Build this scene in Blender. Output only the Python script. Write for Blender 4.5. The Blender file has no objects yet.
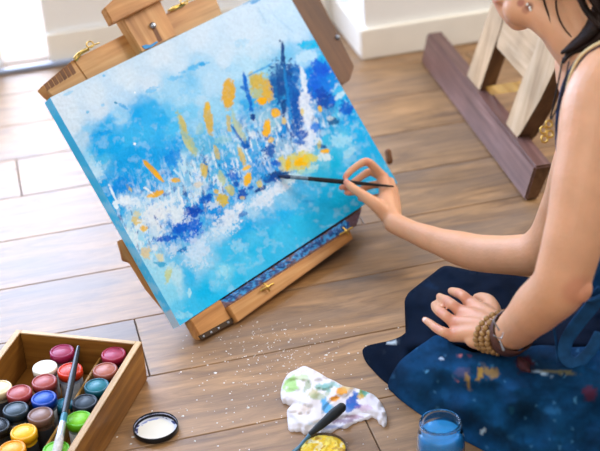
import bpy, bmesh, math, random
import numpy as np
from mathutils import Vector, Matrix
from mathutils.geometry import delaunay_2d_cdt
random.seed(7)
rng = np.random.RandomState(11)
SC = bpy.context.scene
COL = SC.collection

# ------------------------------------------------------------------ camera model (recovered from floor boards)
F = 1400.0; H = 1.4; W_, H_ = 600, 451
PI = math.pi
pit, rol = math.radians(29.185), math.radians(-4.187)
YAW = math.radians(12.085)
cf = Vector((0, math.cos(pit), -math.sin(pit)))
cr0 = Vector((1, 0, 0)); cu0 = cr0.cross(cf)
R_ = cr0 * math.cos(rol) + cu0 * math.sin(rol)
U_ = -cr0 * math.sin(rol) + cu0 * math.cos(rol)
CP = Vector((0, 0, H))
def ray(x, y): return cf + R_ * ((x - 300) / F) - U_ * ((y - 225.5) / F)
def at(x, y, z):
    d = ray(x, y); return CP + d * ((z - H) / d.z)
def pr(P):
    q = Vector(P) - CP; k = q.dot(cf)
    return 300 + F * q.dot(R_) / k, 225.5 - F * q.dot(U_) / k

# ------------------------------------------------------------------ small helpers
def lin(h):
    h = h.lstrip('#'); o = []
    for i in (0, 2, 4):
        c = int(h[i:i+2], 16) / 255
        o.append(c / 12.92 if c <= .04045 else ((c + .055) / 1.055) ** 2.4)
    return (*o, 1.0)
def tag(o, label=None, cat=None, group=None, kind=None):
    if label: o['label'] = label
    if cat: o['category'] = cat
    if group: o['group'] = group
    if kind: o['kind'] = kind
    return o
def empty(name, loc=(0, 0, 0)):
    o = bpy.data.objects.new(name, None); COL.objects.link(o); o.location = loc
    o.empty_display_size = .05
    return o
def link_mesh(name, me, mt, parent=None, smooth=False):
    if mt is not None and len(me.materials) == 0: me.materials.append(mt)
    if smooth:
        for p in me.polygons: p.use_smooth = True
    o = bpy.data.objects.new(name, me); COL.objects.link(o)
    if parent is not None:
        o.parent = parent
        o.matrix_parent_inverse = Matrix.Translation(parent.location).inverted()
    return o
def mesh_from(verts, faces):
    me = bpy.data.meshes.new('m'); me.from_pydata([tuple(v) for v in verts], [], faces); me.update(); return me
def fixn(me):
    bm = bmesh.new(); bm.from_mesh(me); bmesh.ops.recalc_face_normals(bm, faces=bm.faces); bm.to_mesh(me); bm.free(); return me
class MB:
    """collects shapes into one mesh"""
    def __init__(s): s.v = []; s.f = []
    def add(s, v, f):
        n = len(s.v); s.v += [Vector(a) for a in v]; s.f += [tuple(i + n for i in q) for q in f]; return s
    def hexa(s, bot, top):
        n = len(bot)
        return s.add(list(bot) + list(top), [tuple(range(n))[::-1], tuple(range(n, 2 * n))] + [(i, (i + 1) % n, n + (i + 1) % n, n + i) for i in range(n)])
    def box(s, c, sx, sy, sz, ax=None):
        c = Vector(c)
        X, Y, Z = ax if ax else (Vector((1, 0, 0)), Vector((0, 1, 0)), Vector((0, 0, 1)))
        X, Y, Z = X * sx / 2, Y * sy / 2, Z * sz / 2
        b = [c - X - Y - Z, c + X - Y - Z, c + X + Y - Z, c - X + Y - Z]
        return s.hexa(b, [p + Z * 2 for p in b])
    def loft(s, pts, rad, n=16, sub=4, asp=None, side=None, caps=True):
        """rounded tapered tube through pts; asp = flattening along 'side'-normal"""
        pts = [Vector(p) for p in pts]; m = len(pts)
        asp = asp or [1.0] * m
        P, Rr, A = [], [], []
        for i in range(m - 1):
            p0 = pts[max(i - 1, 0)]; p1 = pts[i]; p2 = pts[i + 1]; p3 = pts[min(i + 2, m - 1)]
            for k in range(sub):
                t = k / sub
                P.append(.5 * ((2 * p1) + (p2 - p0) * t + (2 * p0 - 5 * p1 + 4 * p2 - p3) * t * t + (3 * p1 - p0 - 3 * p2 + p3) * t ** 3))
                e = t * t * (3 - 2 * t)
                Rr.append(rad[i] * (1 - e) + rad[i + 1] * e); A.append(asp[i] * (1 - e) + asp[i + 1] * e)
        P.append(pts[-1]); Rr.append(rad[-1]); A.append(asp[-1])
        if caps:
            d0 = (P[0] - P[1]).normalized(); d1 = (P[-1] - P[-2]).normalized()
            a = [(P[0] + d0 * Rr[0] * math.sin(q) , Rr[0] * math.cos(q)) for q in (1.35, 1.0, .6, .3)]
            b = [(P[-1] + d1 * Rr[-1] * math.sin(q), Rr[-1] * math.cos(q)) for q in (.3, .6, 1.0, 1.35)]
            A = [A[0]] * 4 + A + [A[-1]] * 4
            P = [x[0] for x in a] + P + [x[0] for x in b]; Rr = [x[1] for x in a] + Rr + [x[1] for x in b]
        ref = Vector(side) if side is not None else None
        rings = []; up = None
        for i, p in enumerate(P):
            t = (P[min(i + 1, len(P) - 1)] - P[max(i - 1, 0)]).normalized()
            if ref is not None: x = (ref - t * ref.dot(t)).normalized()
            else:
                if up is None:
                    x = t.orthogonal().normalized()
                else: x = (up - t * up.dot(t)).normalized()
                up = x
            y = t.cross(x)
            rings.append([p + (x * math.cos(2 * PI * k / n) + y * math.sin(2 * PI * k / n) * A[i]) * Rr[i] for k in range(n)])
        v = [q for r in rings for q in r]; f = []
        for i in range(len(rings) - 1):
            for k in range(n):
                f.append((i * n + k, i * n + (k + 1) % n, (i + 1) * n + (k + 1) % n, (i + 1) * n + k))
        f.append(tuple(range(n))[::-1]); f.append(tuple((len(rings) - 1) * n + k for k in range(n)))
        return s.add(v, f)
    def ell(s, c, rx, ry, rz, ax=None, nu=20, nv=12):
        c = Vector(c); X, Y, Z = ax if ax else (Vector((1, 0, 0)), Vector((0, 1, 0)), Vector((0, 0, 1)))
        v = [c + Z * rz]
        for i in range(1, nv):
            a = PI * i / nv
            for k in range(nu):
                b = 2 * PI * k / nu
                v.append(c + X * rx * math.sin(a) * math.cos(b) + Y * ry * math.sin(a) * math.sin(b) + Z * rz * math.cos(a))
        v.append(c - Z * rz); L = len(v) - 1; f = []
        for k in range(nu):
            f.append((0, 1 + k, 1 + (k + 1) % nu)); f.append((L, L - nu + (k + 1) % nu, L - nu + k))
        for i in range(nv - 2):
            for k in range(nu):
                a = 1 + i * nu
                f.append((a + k, a + nu + k, a + nu + (k + 1) % nu, a + (k + 1) % nu))
        return s.add(v, f)
    def lathe(s, prof, c=(0, 0, 0), n=40, ax=None, sq=1.0):
        """prof: (r, z); closed at ends when r==0"""
        c = Vector(c); X, Y, Z = ax if ax else (Vector((1, 0, 0)), Vector((0, 1, 0)), Vector((0, 0, 1)))
        idx = []; v = []
        for r, z in prof:
            if r < 1e-6: idx.append([len(v)]); v.append(c + Z * z)
            else:
                idx.append(list(range(len(v), len(v) + n)))
                v += [c + X * r * math.cos(2 * PI * k / n) + Y * r * sq * math.sin(2 * PI * k / n) + Z * z for k in range(n)]
        f = []
        for a, b in zip(idx, idx[1:]):
            for k in range(n):
                k2 = (k + 1) % n
                if len(a) == 1 and len(b) > 1: f.append((a[0], b[k2], b[k]))
                elif len(b) == 1 and len(a) > 1: f.append((a[k], a[k2], b[0]))
                elif len(a) > 1: f.append((a[k], a[k2], b[k2], b[k]))
        return s.add(v, f)
    def build(s, name, mt, parent=None, smooth=False, bevel=0, grain=None, origin=None):
        me = fixn(mesh_from(s.v, s.f))
        if bevel:
            bm = bmesh.new(); bm.from_mesh(me)
            es = [e for e in bm.edges if len(e.link_faces) == 2 and e.calc_face_angle() > .5]
            bmesh.ops.bevel(bm, geom=es, offset=bevel, segments=2, affect='EDGES', clamp_overlap=True)
            bm.to_mesh(me); bm.free()
        if grain is not None: add_grain(me, grain)
        if origin is not None:
            me.transform(Matrix.Translation(-Vector(origin)))
        o = link_mesh(name, me, mt, parent, smooth)
        if origin is not None:
            o.location = origin
        if smooth and bevel: pass
        return o
def add_grain(me, axis):
    g = Vector(axis).normalized(); b = g.orthogonal().normalized(); c = g.cross(b)
    at_ = me.attributes.new('gc', 'FLOAT_VECTOR', 'POINT')
    co = np.empty(len(me.vertices) * 3); me.vertices.foreach_get('co', co); co = co.reshape(-1, 3)
    M = np.array([g, b, c]); at_.data.foreach_set('vector', (co @ M.T).ravel())
def set_col(me, cols, name='col'):
    a = me.color_attributes.new(name, 'FLOAT_COLOR', 'POINT')
    cc = np.ones((len(me.vertices), 4)); cc[:, :3] = cols; a.data.foreach_set('color', cc.ravel())
def coords(me):
    co = np.empty(len(me.vertices) * 3); me.vertices.foreach_get('co', co); return co.reshape(-1, 3)
def lina(h): return np.array(lin(h)[:3])

# ------------------------------------------------------------------ numpy noise
_G = {}
def vnoise(x, y, seed, freq):
    G = _G.get(seed)
    if G is None: G = _G[seed] = np.random.RandomState(seed).rand(256, 256)
    x = x * freq + 50.3; y = y * freq + 31.7
    xi = np.floor(x).astype(int); yi = np.floor(y).astype(int); fx = x - xi; fy = y - yi
    fx = fx * fx * (3 - 2 * fx); fy = fy * fy * (3 - 2 * fy)
    a = G[xi % 256, yi % 256]; b = G[(xi + 1) % 256, yi % 256]; c = G[xi % 256, (yi + 1) % 256]; d = G[(xi + 1) % 256, (yi + 1) % 256]
    return (a * (1 - fx) + b * fx) * (1 - fy) + (c * (1 - fx) + d * fx) * fy
def fbm(x, y, seed, freq, oc=4):
    s = 0; a = 1; t = 0
    for i in range(oc):
        s = s + a * vnoise(x, y, seed + i * 17, freq * 2 ** i); t += a; a *= .55
    return s / t
def sst(a, b, x):
    t = np.clip((x - a) / (b - a), 0, 1); return t * t * (3 - 2 * t)

# ------------------------------------------------------------------ materials
def new_mat(name):
    m = bpy.data.materials.new(name); m.use_nodes = True; nt = m.node_tree
    b = nt.nodes['Principled BSDF']; return m, nt, b
def mat(name, col, rough=.5, metal=0, spec=.5, var=.0, vscale=20, bump=0, bscale=200, coat=0, trans=0, ior=1.45, sheen=0, sss=0, alpha=1):
    m, nt, b = new_mat(name); N = nt.nodes; L = nt.links
    b.inputs['Roughness'].default_value = rough; b.inputs['Metallic'].default_value = metal
    b.inputs['Specular IOR Level'].default_value = spec; b.inputs['Coat Weight'].default_value = coat
    b.inputs['Transmission Weight'].default_value = trans; b.inputs['IOR'].default_value = ior
    b.inputs['Sheen Weight'].default_value = sheen
    b.inputs['Alpha'].default_value = alpha
    if sss:
        b.inputs['Subsurface Weight'].default_value = sss; b.inputs['Subsurface Radius'].default_value = (1, .35, .2); b.inputs['Subsurface Scale'].default_value = .008
    tc = N.new('ShaderNodeTexCoord')
    nz = N.new('ShaderNodeTexNoise'); nz.inputs['Scale'].default_value = vscale; nz.inputs['Detail'].default_value = 5
    L.new(tc.outputs['Object'], nz.inputs['Vector'])
    mp = N.new('ShaderNodeMapRange'); mp.inputs['From Min'].default_value = .3; mp.inputs['From Max'].default_value = .7
    mp.inputs['To Min'].default_value = 1 - var; mp.inputs['To Max'].default_value = 1 + var
    L.new(nz.outputs['Fac'], mp.inputs['Value'])
    mx = N.new('ShaderNodeVectorMath'); mx.operation = 'SCALE'
    if col == 'attr':
        ca = N.new('ShaderNodeAttribute'); ca.attribute_name = 'col'; L.new(ca.outputs['Color'], mx.inputs[0])
    else: mx.inputs[0].default_value = lin(col)[:3]
    L.new(mp.outputs[0], mx.inputs['Scale']); L.new(mx.outputs[0], b.inputs['Base Color'])
    if bump:
        n2 = N.new('ShaderNodeTexNoise'); n2.inputs['Scale'].default_value = bscale; n2.inputs['Detail'].default_value = 4
        L.new(tc.outputs['Object'], n2.inputs['Vector'])
        bp = N.new('ShaderNodeBump'); bp.inputs['Strength'].default_value = bump; bp.inputs['Distance'].default_value = .002
        L.new(n2.outputs['Fac'], bp.inputs['Height']); L.new(bp.outputs[0], b.inputs['Normal'])
    return m
def wood(name, c1, c2, c3, rough=.45, gs=1.0, bump=.15, spec=.4, patch=None):
    """grain runs along x of the 'gc' attribute"""
    m, nt, b = new_mat(name); N = nt.nodes; L = nt.links
    b.inputs['Roughness'].default_value = rough; b.inputs['Specular IOR Level'].default_value = spec
    a = N.new('ShaderNodeAttribute'); a.attribute_name = 'gc'
    mp = N.new('ShaderNodeMapping'); mp.inputs['Scale'].default_value = (3 * gs, 45 * gs, 45 * gs)
    L.new(a.outputs['Vector'], mp.inputs['Vector'])
    n1 = N.new('ShaderNodeTexNoise'); n1.inputs['Scale'].default_value = 1; n1.inputs['Detail'].default_value = 6; n1.inputs['Roughness'].default_value = .6; n1.inputs['Distortion'].default_value = .6
    L.new(mp.outputs[0], n1.inputs['Vector'])
    cr = N.new('ShaderNodeValToRGB'); e = cr.color_ramp.elements
    e[0].position = .3; e[0].color = lin(c1); e[1].position = .72; e[1].color = lin(c3); k = e.new(.5); k.color = lin(c2)
    L.new(n1.outputs['Fac'], cr.inputs['Fac'])
    out = cr.outputs['Color']
    n3 = N.new('ShaderNodeTexNoise'); n3.inputs['Scale'].default_value = 9; n3.inputs['Detail'].default_value = 3
    L.new(a.outputs['Vector'], n3.inputs['Vector'])
    m3 = N.new('ShaderNodeMapRange'); m3.inputs['From Min'].default_value = .3; m3.inputs['From Max'].default_value = .7; m3.inputs['To Min'].default_value = .82; m3.inputs['To Max'].default_value = 1.15
    L.new(n3.outputs['Fac'], m3.inputs['Value'])
    sc = N.new('ShaderNodeVectorMath'); sc.operation = 'SCALE'; L.new(out, sc.inputs[0]); L.new(m3.outputs[0], sc.inputs['Scale']); out = sc.outputs[0]
    if patch:
        n4 = N.new('ShaderNodeTexNoise'); n4.inputs['Scale'].default_value = patch[1]; n4.inputs['Detail'].default_value = 5
        L.new(a.outputs['Vector'], n4.inputs['Vector'])
        r4 = N.new('ShaderNodeValToRGB'); r4.color_ramp.elements[0].position = patch[2]; r4.color_ramp.elements[1].position = patch[2] + .06
        L.new(n4.outputs['Fac'], r4.inputs['Fac'])
        mm = N.new('ShaderNodeMix'); mm.data_type = 'RGBA'; L.new(r4.outputs['Color'], mm.inputs[0]); L.new(out, mm.inputs[6]); mm.inputs[7].default_value = lin(patch[0]); out = mm.outputs[2]
    L.new(out, b.inputs['Base Color'])
    bp = N.new('ShaderNodeBump'); bp.inputs['Strength'].default_value = bump; bp.inputs['Distance'].default_value = .001
    L.new(n1.outputs['Fac'], bp.inputs['Height']); L.new(bp.outputs[0], b.inputs['Normal'])
    return m

# ------------------------------------------------------------------ ROOM (u along the boards, v across, in a frame turned by YAW)
AU = Vector((math.cos(YAW), math.sin(YAW), 0)); AV = Vector((-math.sin(YAW), math.cos(YAW), 0)); AZ = Vector((0, 0, 1))
def RW(u, v, z): return AU * u + AV * v + AZ * z
def uv_of(px, py, z=0):
    P = at(px, py, z); return P.dot(AU), P.dot(AV)
BW = .13773 * H; BO = 1.30772 * H
def floor_material():
    m, nt, b = new_mat('oak_floor_boards'); N = nt.nodes; L = nt.links
    a = N.new('ShaderNodeAttribute'); a.attribute_name = 'gc'
    rd = N.new('ShaderNodeAttribute'); rd.attribute_name = 'rnd'
    ad = N.new('ShaderNodeVectorMath'); ad.operation = 'ADD'; L.new(a.outputs['Vector'], ad.inputs[0])
    s_ = N.new('ShaderNodeVectorMath'); s_.operation = 'SCALE'; L.new(rd.outputs['Vector'], s_.inputs[0]); s_.inputs['Scale'].default_value = 7.0
    L.new(s_.outputs[0], ad.inputs[1])
    mp = N.new('ShaderNodeMapping'); mp.inputs['Scale'].default_value = (3.2, 19, 1); L.new(ad.outputs[0], mp.inputs['Vector'])
    n1 = N.new('ShaderNodeTexNoise'); n1.inputs['Scale'].default_value = 1.5; n1.inputs['Detail'].default_value = 8; n1.inputs['Roughness'].default_value = .62; n1.inputs['Distortion'].default_value = 1.1
    L.new(mp.outputs[0], n1.inputs['Vector'])
    cr = N.new('ShaderNodeValToRGB'); e = cr.color_ramp.elements
    e[0].position = .28; e[0].color = lin('67482C'); e[1].position = .78; e[1].color = lin('B88F62')
    k = e.new(.46); k.color = lin('8C6840'); k = e.new(.58); k.color = lin('A0794E')
    L.new(n1.outputs['Fac'], cr.inputs['Fac'])
    # grey-brown weathered clouds
    mp2 = N.new('ShaderNodeMapping'); mp2.inputs['Scale'].default_value = (1.6, 5, 1); L.new(ad.outputs[0], mp2.inputs['Vector'])
    n2 = N.new('ShaderNodeTexNoise'); n2.inputs['Scale'].default_value = 1.8; n2.inputs['Detail'].default_value = 4
    L.new(mp2.outputs[0], n2.inputs['Vector'])
    r2 = N.new('ShaderNodeMapRange'); r2.inputs['From Min'].default_value = .42; r2.inputs['From Max'].default_value = .68; L.new(n2.outputs['Fac'], r2.inputs['Value'])
    mx = N.new('ShaderNodeMix'); mx.data_type = 'RGBA'; mx.inputs[7].default_value = lin('6A5C52'); L.new(cr.outputs['Color'], mx.inputs[6])
    ml = N.new('ShaderNodeMath'); ml.operation = 'MULTIPLY'; ml.inputs[1].default_value = .6; L.new(r2.outputs[0], ml.inputs[0])
    sy = N.new('ShaderNodeSeparateXYZ'); L.new(rd.outputs['Vector'], sy.inputs[0]); L.new(sy.outputs[1], ml.inputs[1]); L.new(ml.outputs[0], mx.inputs[0])
    # board to board value
    sp = N.new('ShaderNodeSeparateXYZ'); L.new(rd.outputs['Vector'], sp.inputs[0])
    r3 = N.new('ShaderNodeMapRange'); r3.inputs['To Min'].default_value = .85; r3.inputs['To Max'].default_value = 1.18; L.new(sp.outputs[0], r3.inputs['Value'])
    sc = N.new('ShaderNodeVectorMath'); sc.operation = 'SCALE'; L.new(mx.outputs[2], sc.inputs[0]); L.new(r3.outputs[0], sc.inputs['Scale'])
    # fine pores
    mp3 = N.new('ShaderNodeMapping'); mp3.inputs['Scale'].default_value = (25, 260, 1); L.new(ad.outputs[0], mp3.inputs['Vector'])
    n3 = N.new('ShaderNodeTexNoise'); n3.inputs['Scale'].default_value = 1; n3.inputs['Detail'].default_value = 3; L.new(mp3.outputs[0], n3.inputs['Vector'])
    r4 = N.new('ShaderNodeMapRange'); r4.inputs['From Min'].default_value = .3; r4.inputs['From Max'].default_value = .7; r4.inputs['To Min'].default_value = .86; r4.inputs['To Max'].default_value = 1.1; L.new(n3.outputs['Fac'], r4.inputs['Value'])
    s4 = N.new('ShaderNodeVectorMath'); s4.operation = 'SCALE'; L.new(sc.outputs[0], s4.inputs[0]); L.new(r4.outputs[0], s4.inputs['Scale'])
    L.new(s4.outputs[0], b.inputs['Base Color'])
    rr = N.new('ShaderNodeMapRange'); rr.inputs['To Min'].default_value = .42; rr.inputs['To Max'].default_value = .58; L.new(n1.outputs['Fac'], rr.inputs['Value']); L.new(rr.outputs[0], b.inputs['Roughness'])
    b.inputs['Specular IOR Level'].default_value = .55
    b.inputs['Coat Weight'].default_value = .55; b.inputs['Coat Roughness'].default_value = .42
    bp = N.new('ShaderNodeBump'); bp.inputs['Strength'].default_value = .25; bp.inputs['Distance'].default_value = .0015
    L.new(n1.outputs['Fac'], bp.inputs['Height']); L.new(bp.outputs[0], b.inputs['Normal'])
    return m
def build_floor():
    mb = MB(); rnd = []; g = .0009; c = .0011
    j = {1: uv_of(142, 347)[0], 5: uv_of(19, 178)[0], -1: uv_of(374, 437)[0]}
    rr = random.Random(5)
    for k in range(-9, 24):
        v0 = BO + k * BW; v1 = v0 + BW
        L0 = 1.75
        off = j[k] if k in j else rr.uniform(-.9, .9) + (0 if k not in (0, 2, 3, 4) else 0)
        if k in (0, 2, 3, 4): off = {0: .95, 2: 1.25, 3: -1.1, 4: 1.2}[k]
        if k == 6: off = -.6
        us = [off + i * L0 for i in range(-3, 4)]
        for u0, u1 in zip(us, us[1:]):
            r = rr.random(); q = (.35 + .4 * r + (.25 if k <= 0 else 0), {-2: .1, -1: .1, 0: .2, 1: .75, 2: .6, 3: .6, 4: .35, 5: .3, 6: .3}.get(k, .4), rr.random())
            if k == -1 and u0 >= j[-1] - .01: q = (.95, .3, .2)
            a0, a1, b0, b1 = u0 + g, u1 - g, v0 + g, v1 - g
            bot = [(a0, b0, -.006), (a1, b0, -.006), (a1, b1, -.006), (a0, b1, -.006)]
            mid = [(x, y, -c) for x, y, _ in bot]
            top = [(a0 + c, b0 + c, 0), (a1 - c, b0 + c, 0), (a1 - c, b1 - c, 0), (a0 + c, b1 - c, 0)]
            n = len(mb.v)
            mb.add(bot + mid + top, [(8, 9, 10, 11)] + [(4 + i, 4 + (i + 1) % 4, 8 + (i + 1) % 4, 8 + i) for i in range(4)] + [(i, (i + 1) % 4, 4 + (i + 1) % 4, 4 + i) for i in range(4)])
            rnd += [q] * 12
    n = len(mb.v)
    mb.add([(-6, -1.5, -.005), (6, -1.5, -.005), (6, 7, -.005), (-6, 7, -.005)], [(0, 1, 2, 3)])
    rnd += [(-.9, 0, 0)] * 4
    me = mesh_from(mb.v, mb.f)
    a = me.attributes.new('gc', 'FLOAT_VECTOR', 'POINT'); a.data.foreach_set('vector', coords(me).ravel())
    a = me.attributes.new('rnd', 'FLOAT_VECTOR', 'POINT'); a.data.foreach_set('vector', np.array(rnd, float).ravel())
    me.transform(Matrix.Rotation(YAW, 4, 'Z'))
    me.materials.append(floor_material()); me.materials.append(mat('board_gap_dark', '3A2E24', .9))
    me.polygons[len(me.polygons) - 1].material_index = 1
    o = link_mesh('floor', me, None); tag(o, kind='structure')
build_floor()

M_wall = mat('white_plaster', 'F8F7F4', .8, var=.02, vscale=3, bump=.05, bscale=60)
M_base = mat('cream_baseboard_paint', 'FAF5EA', .45, var=.02)
M_pane = mat('sun_patch_glass', 'FFFFFF', .02, trans=1, ior=1.02)
M_alu = mat('grey_blue_metal', 'A9B2C4', .4, metal=.2)
def wall_seg(name, u0, u1, v0, v1, z0, z1, m=M_wall, bevel=0):
    mb = MB(); b = [RW(u0, v0, z0), RW(u1, v0, z0), RW(u1, v1, z0), RW(u0, v1, z0)]
    mb.hexa(b, [p + AZ * (z1 - z0) for p in b])
    return tag(mb.build(name, m, bevel=bevel), kind='structure')
cu_, cv_ = uv_of(362, 60.5)
vr = uv_of(75, 60)[1]
wall_seg('wall_right', cu_ + .015, 3.6, cv_ + .015, cv_ + .16, 0, 2.6)
wall_seg('baseboard_right', cu_, 3.6, cv_, cv_ + .0145, 0, .082, M_base, .003)
wall_seg('wall_return', cu_ + .015, cu_ + .16, cv_ + .161, vr + .2, 0, 2.6)
wall_seg('baseboard_return', cu_, cu_ + .0145, cv_ + .0155, vr - .001, 0, .082, M_base, .003)
# recessed wall with a glazed slot standing in for a sun patch and a wide window above the camera's view
us0, us1 = uv_of(4, 70)[0], uv_of(50, 63)[0]
wall_seg('wall_back', us1 + .001, cu_ + .014, vr, vr + .1, 0, .26)
wall_seg('trim_back', us1 + .001, cu_ - .016, vr - .012, vr - .0005, 0, .085, M_base, .002)
wall_seg('trim_sill', us1 + .02, cu_ - .016, vr - .004, vr - .0005, .086, .093, M_wall, .001)
wall_seg('wall_left', -3.5, us0 - .001, vr, vr + .1, 0, .26)
wall_seg('trim_threshold', us0 - 1.0, us1 + .07, vr - .030, vr - .0125, .001, .012, M_alu, .003)
wall_seg('sun_patch_pane', us0, us1, vr + .04, vr + .05, .0, .26, M_pane)  # added bright pane in place of a sun patch on the wall
wall_seg('wall_header', -3.5, cu_ + .014, vr, vr + .1, 2.3, 2.6)
# glazing bars of the wide window above (mostly out of view)
mbw = MB()
for uu in (-2.3, -1.3, .3): mbw.hexa([RW(uu, vr + .01, .26), RW(uu + .06, vr + .01, .26), RW(uu + .06, vr + .07, .26), RW(uu, vr + .07, .26)], [RW(uu, vr + .01, 2.3), RW(uu + .06, vr + .01, 2.3), RW(uu + .06, vr + .07, 2.3), RW(uu, vr + .07, 2.3)])
tag(mbw.build('window_2', M_base), kind='structure')

# ------------------------------------------------------------------ EASEL FRAME (s along the canvas, t down it, n out of it)
D1 = Vector((.706, .706, .045)).normalized(); D2 = Vector((.433, -.45, -.781)); D2 = (D2 - D1 * D2.dot(D1)).normalized()
NN = D2.cross(D1).normalized()
if NN.z < 0: NN = -NN
EO = at(180, 325, .038)
def onp(px, py, n=0.0):
    d = ray(px, py); O = EO + NN * n
    return CP + d * ((O - CP).dot(NN) / d.dot(NN))
def st(P): q = P - EO; return q.dot(D1), q.dot(D2)
def prism(mb, pix, n1, n0):
    top = [onp(x, y, n1) for x, y in pix]; bot = [p + NN * (n0 - n1) for p in top]
    return mb.hexa(bot, top)
M_easel = wood('easel_beech', 'A06A38', 'BE8850', 'D2A36C', rough=.42, bump=.1)
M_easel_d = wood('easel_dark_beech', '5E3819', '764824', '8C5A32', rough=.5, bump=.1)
M_end = mat('dark_end_grain', '5A3A22', .7, var=.2, vscale=80)
M_brass = mat('brass', 'C9A65A', .3, metal=.9)
M_steel = mat('steel', 'A8ADB5', .3, metal=.9)
M_blackm = mat('dark_metal_strip', '4A3A2C', .45, metal=.5, var=.15)
M_bluep = mat('blue_paint_mark', '2E8CC8', .5, var=.15, vscale=150)

easel = tag(empty('box_easel', onp(205, 338, 0)), 'honey-coloured wooden box easel with brass clasps holding the blue painting', 'easel')
easel.location.z = 0
def epart(name, pix, n1, n0, m=M_easel, grain=D1, bevel=.0015, parent=None):
    mb = MB(); prism(mb, pix, n1, n0); return mb.build(name, m, parent or easel, bevel=bevel, grain=grain)
# top bar of the lid and its finger-jointed tapering end
epart('lid_bar', [(73.5, 59.5), (213, -9.5), (229, 30), (96, 92)], -.0265, -.055)
corner = epart('lid_corner', [(42, 86), (73, 59.8), (96, 92), (56, 100)], -.0268, -.053, grain=D1)
mb = MB()
for i in range(7):
    t0 = .06 + i * .125; a = (42 + (73 - 42) * t0, 86 - 26 * t0)
    b = (a[0] + 3.2, a[1] - 2.6); L = (.25 + .22 * t0)
    prism(mb, [a, b, (b[0] + 14 * L, b[1] + 24 * L), (a[0] + 14 * L, a[1] + 24 * L)], -.0262, -.030)
mb.build('finger_joint', M_easel_d, corner, grain=D2)
mast = epart('mast', [(119, 14), (157, -6), (177.2, 35.3), (142.3, 52.2)], -.004, -.03, grain=D2)
epart('mast_groove', [(150, 24), (153.5, 22), (162.5, 40.5), (159, 42.5)], -.0035, -.006, M_easel_d, D2, 0, mast)
epart('clamp_block', [(104.5, 7.5), (112.5, 23), (177, -9), (166, -28), (118, -5)], .016, -.003)
# adjusting screw
mb = MB(); c = onp(152.3, 26, -.004); X = D1; Y = D2
mb.lathe([(0, .007), (.0035, .007), (.006, .005), (.0065, 0), (.0065, -.003)], c, 24, (X, Y, NN)); mb.build('adjusting_screw', M_steel, mast, True)
mb = MB(); prism(mb, [(142, 46), (146, 44.5), (150, 45), (157, 41), (158, 42.5), (151, 47.5), (145, 49)], -.0028, -.004); mb.build('paint_smear', M_bluep, mast)
def clasp(pts, ring, n, plate):
    mb = MB(); mb.loft([onp(x, y, n) for x, y in pts], [.0016] * len(pts), 8, 3)
    rp = []
    for k in range(13):
        a = 2 * PI * k / 12; rp.append(onp(ring[0] + ring[2] * math.cos(a), ring[1] + ring[3] * math.sin(a), n + .002))
    mb.loft(rp, [.0014] * 13, 8, 2, caps=False)
    prism(mb, plate, n, n - .004)
    mb.build('clasp', M_brass, easel, True)
clasp([(74, 58), (78, 53), (84, 51), (91, 46), (99, 43)], (90, 44.5, 3.6, 3), -.02, [(74, 60), (81, 50), (88, 47.5), (90, 50), (82, 54), (77, 61)])
clasp([(168, 10.5), (176, 6), (184, 2.5), (191, -1)], (184, 1.5, 3.6, 2.8), -.02, [(167, 12), (172, 6.5), (184, 2), (186, 4.5), (176, 9.5)])
# lower tray: rail, recessed strip, corner block, metal strip with screws
rail = epart('tray_rail', [(228.5, 306.5), (237.8, 322), (353.6, 238.6), (349.6, 230)], .012, -.012)
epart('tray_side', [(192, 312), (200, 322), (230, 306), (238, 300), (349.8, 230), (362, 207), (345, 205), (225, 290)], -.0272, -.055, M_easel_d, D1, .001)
block = epart('corner_block', [(190.3, 319.6), (201.8, 339), (233, 322), (220.5, 299.4)], .004, -.022)
epart('metal_strip', [(199.2, 335.6), (201.9, 339.6), (233.6, 322.4), (231.6, 317.6)], .0055, .001, M_blackm, D1, 0, block)
for x, y in ((203.8, 336.4), (211.3, 332.4), (218.8, 328.3), (228.3, 322.4)):
    mb = MB(); mb.lathe([(0, .0016), (.0018, .0012), (.0024, 0), (.0024, -.002)], onp(x, y, .0055), 16, (D1, D2, NN)); mb.build('screw', M_steel, block, True)
mb = MB(); prism(mb, [(232, 305.5), (236.5, 303), (239, 309), (235, 311.5)], .006, 0)
mb.build('hinge', M_blackm, easel)
def tray_clasp(x, y):
    mb = MB()
    mb.loft([onp(x - 6, y + 3.5, .016), onp(x, y, .018), onp(x + 6, y - 3.5, .016)], [.0022, .0016, .0022], 8, 3)
    mb.loft([onp(x - 3, y - 3.5, .016), onp(x + .5, y + .5, .018), onp(x + 2.5, y + 4, .016)], [.0016, .0026, .0016], 8, 3)
    mb.build('clasp', M_brass, easel, True)
tray_clasp(267, 287); tray_clasp(346, 231)
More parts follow.
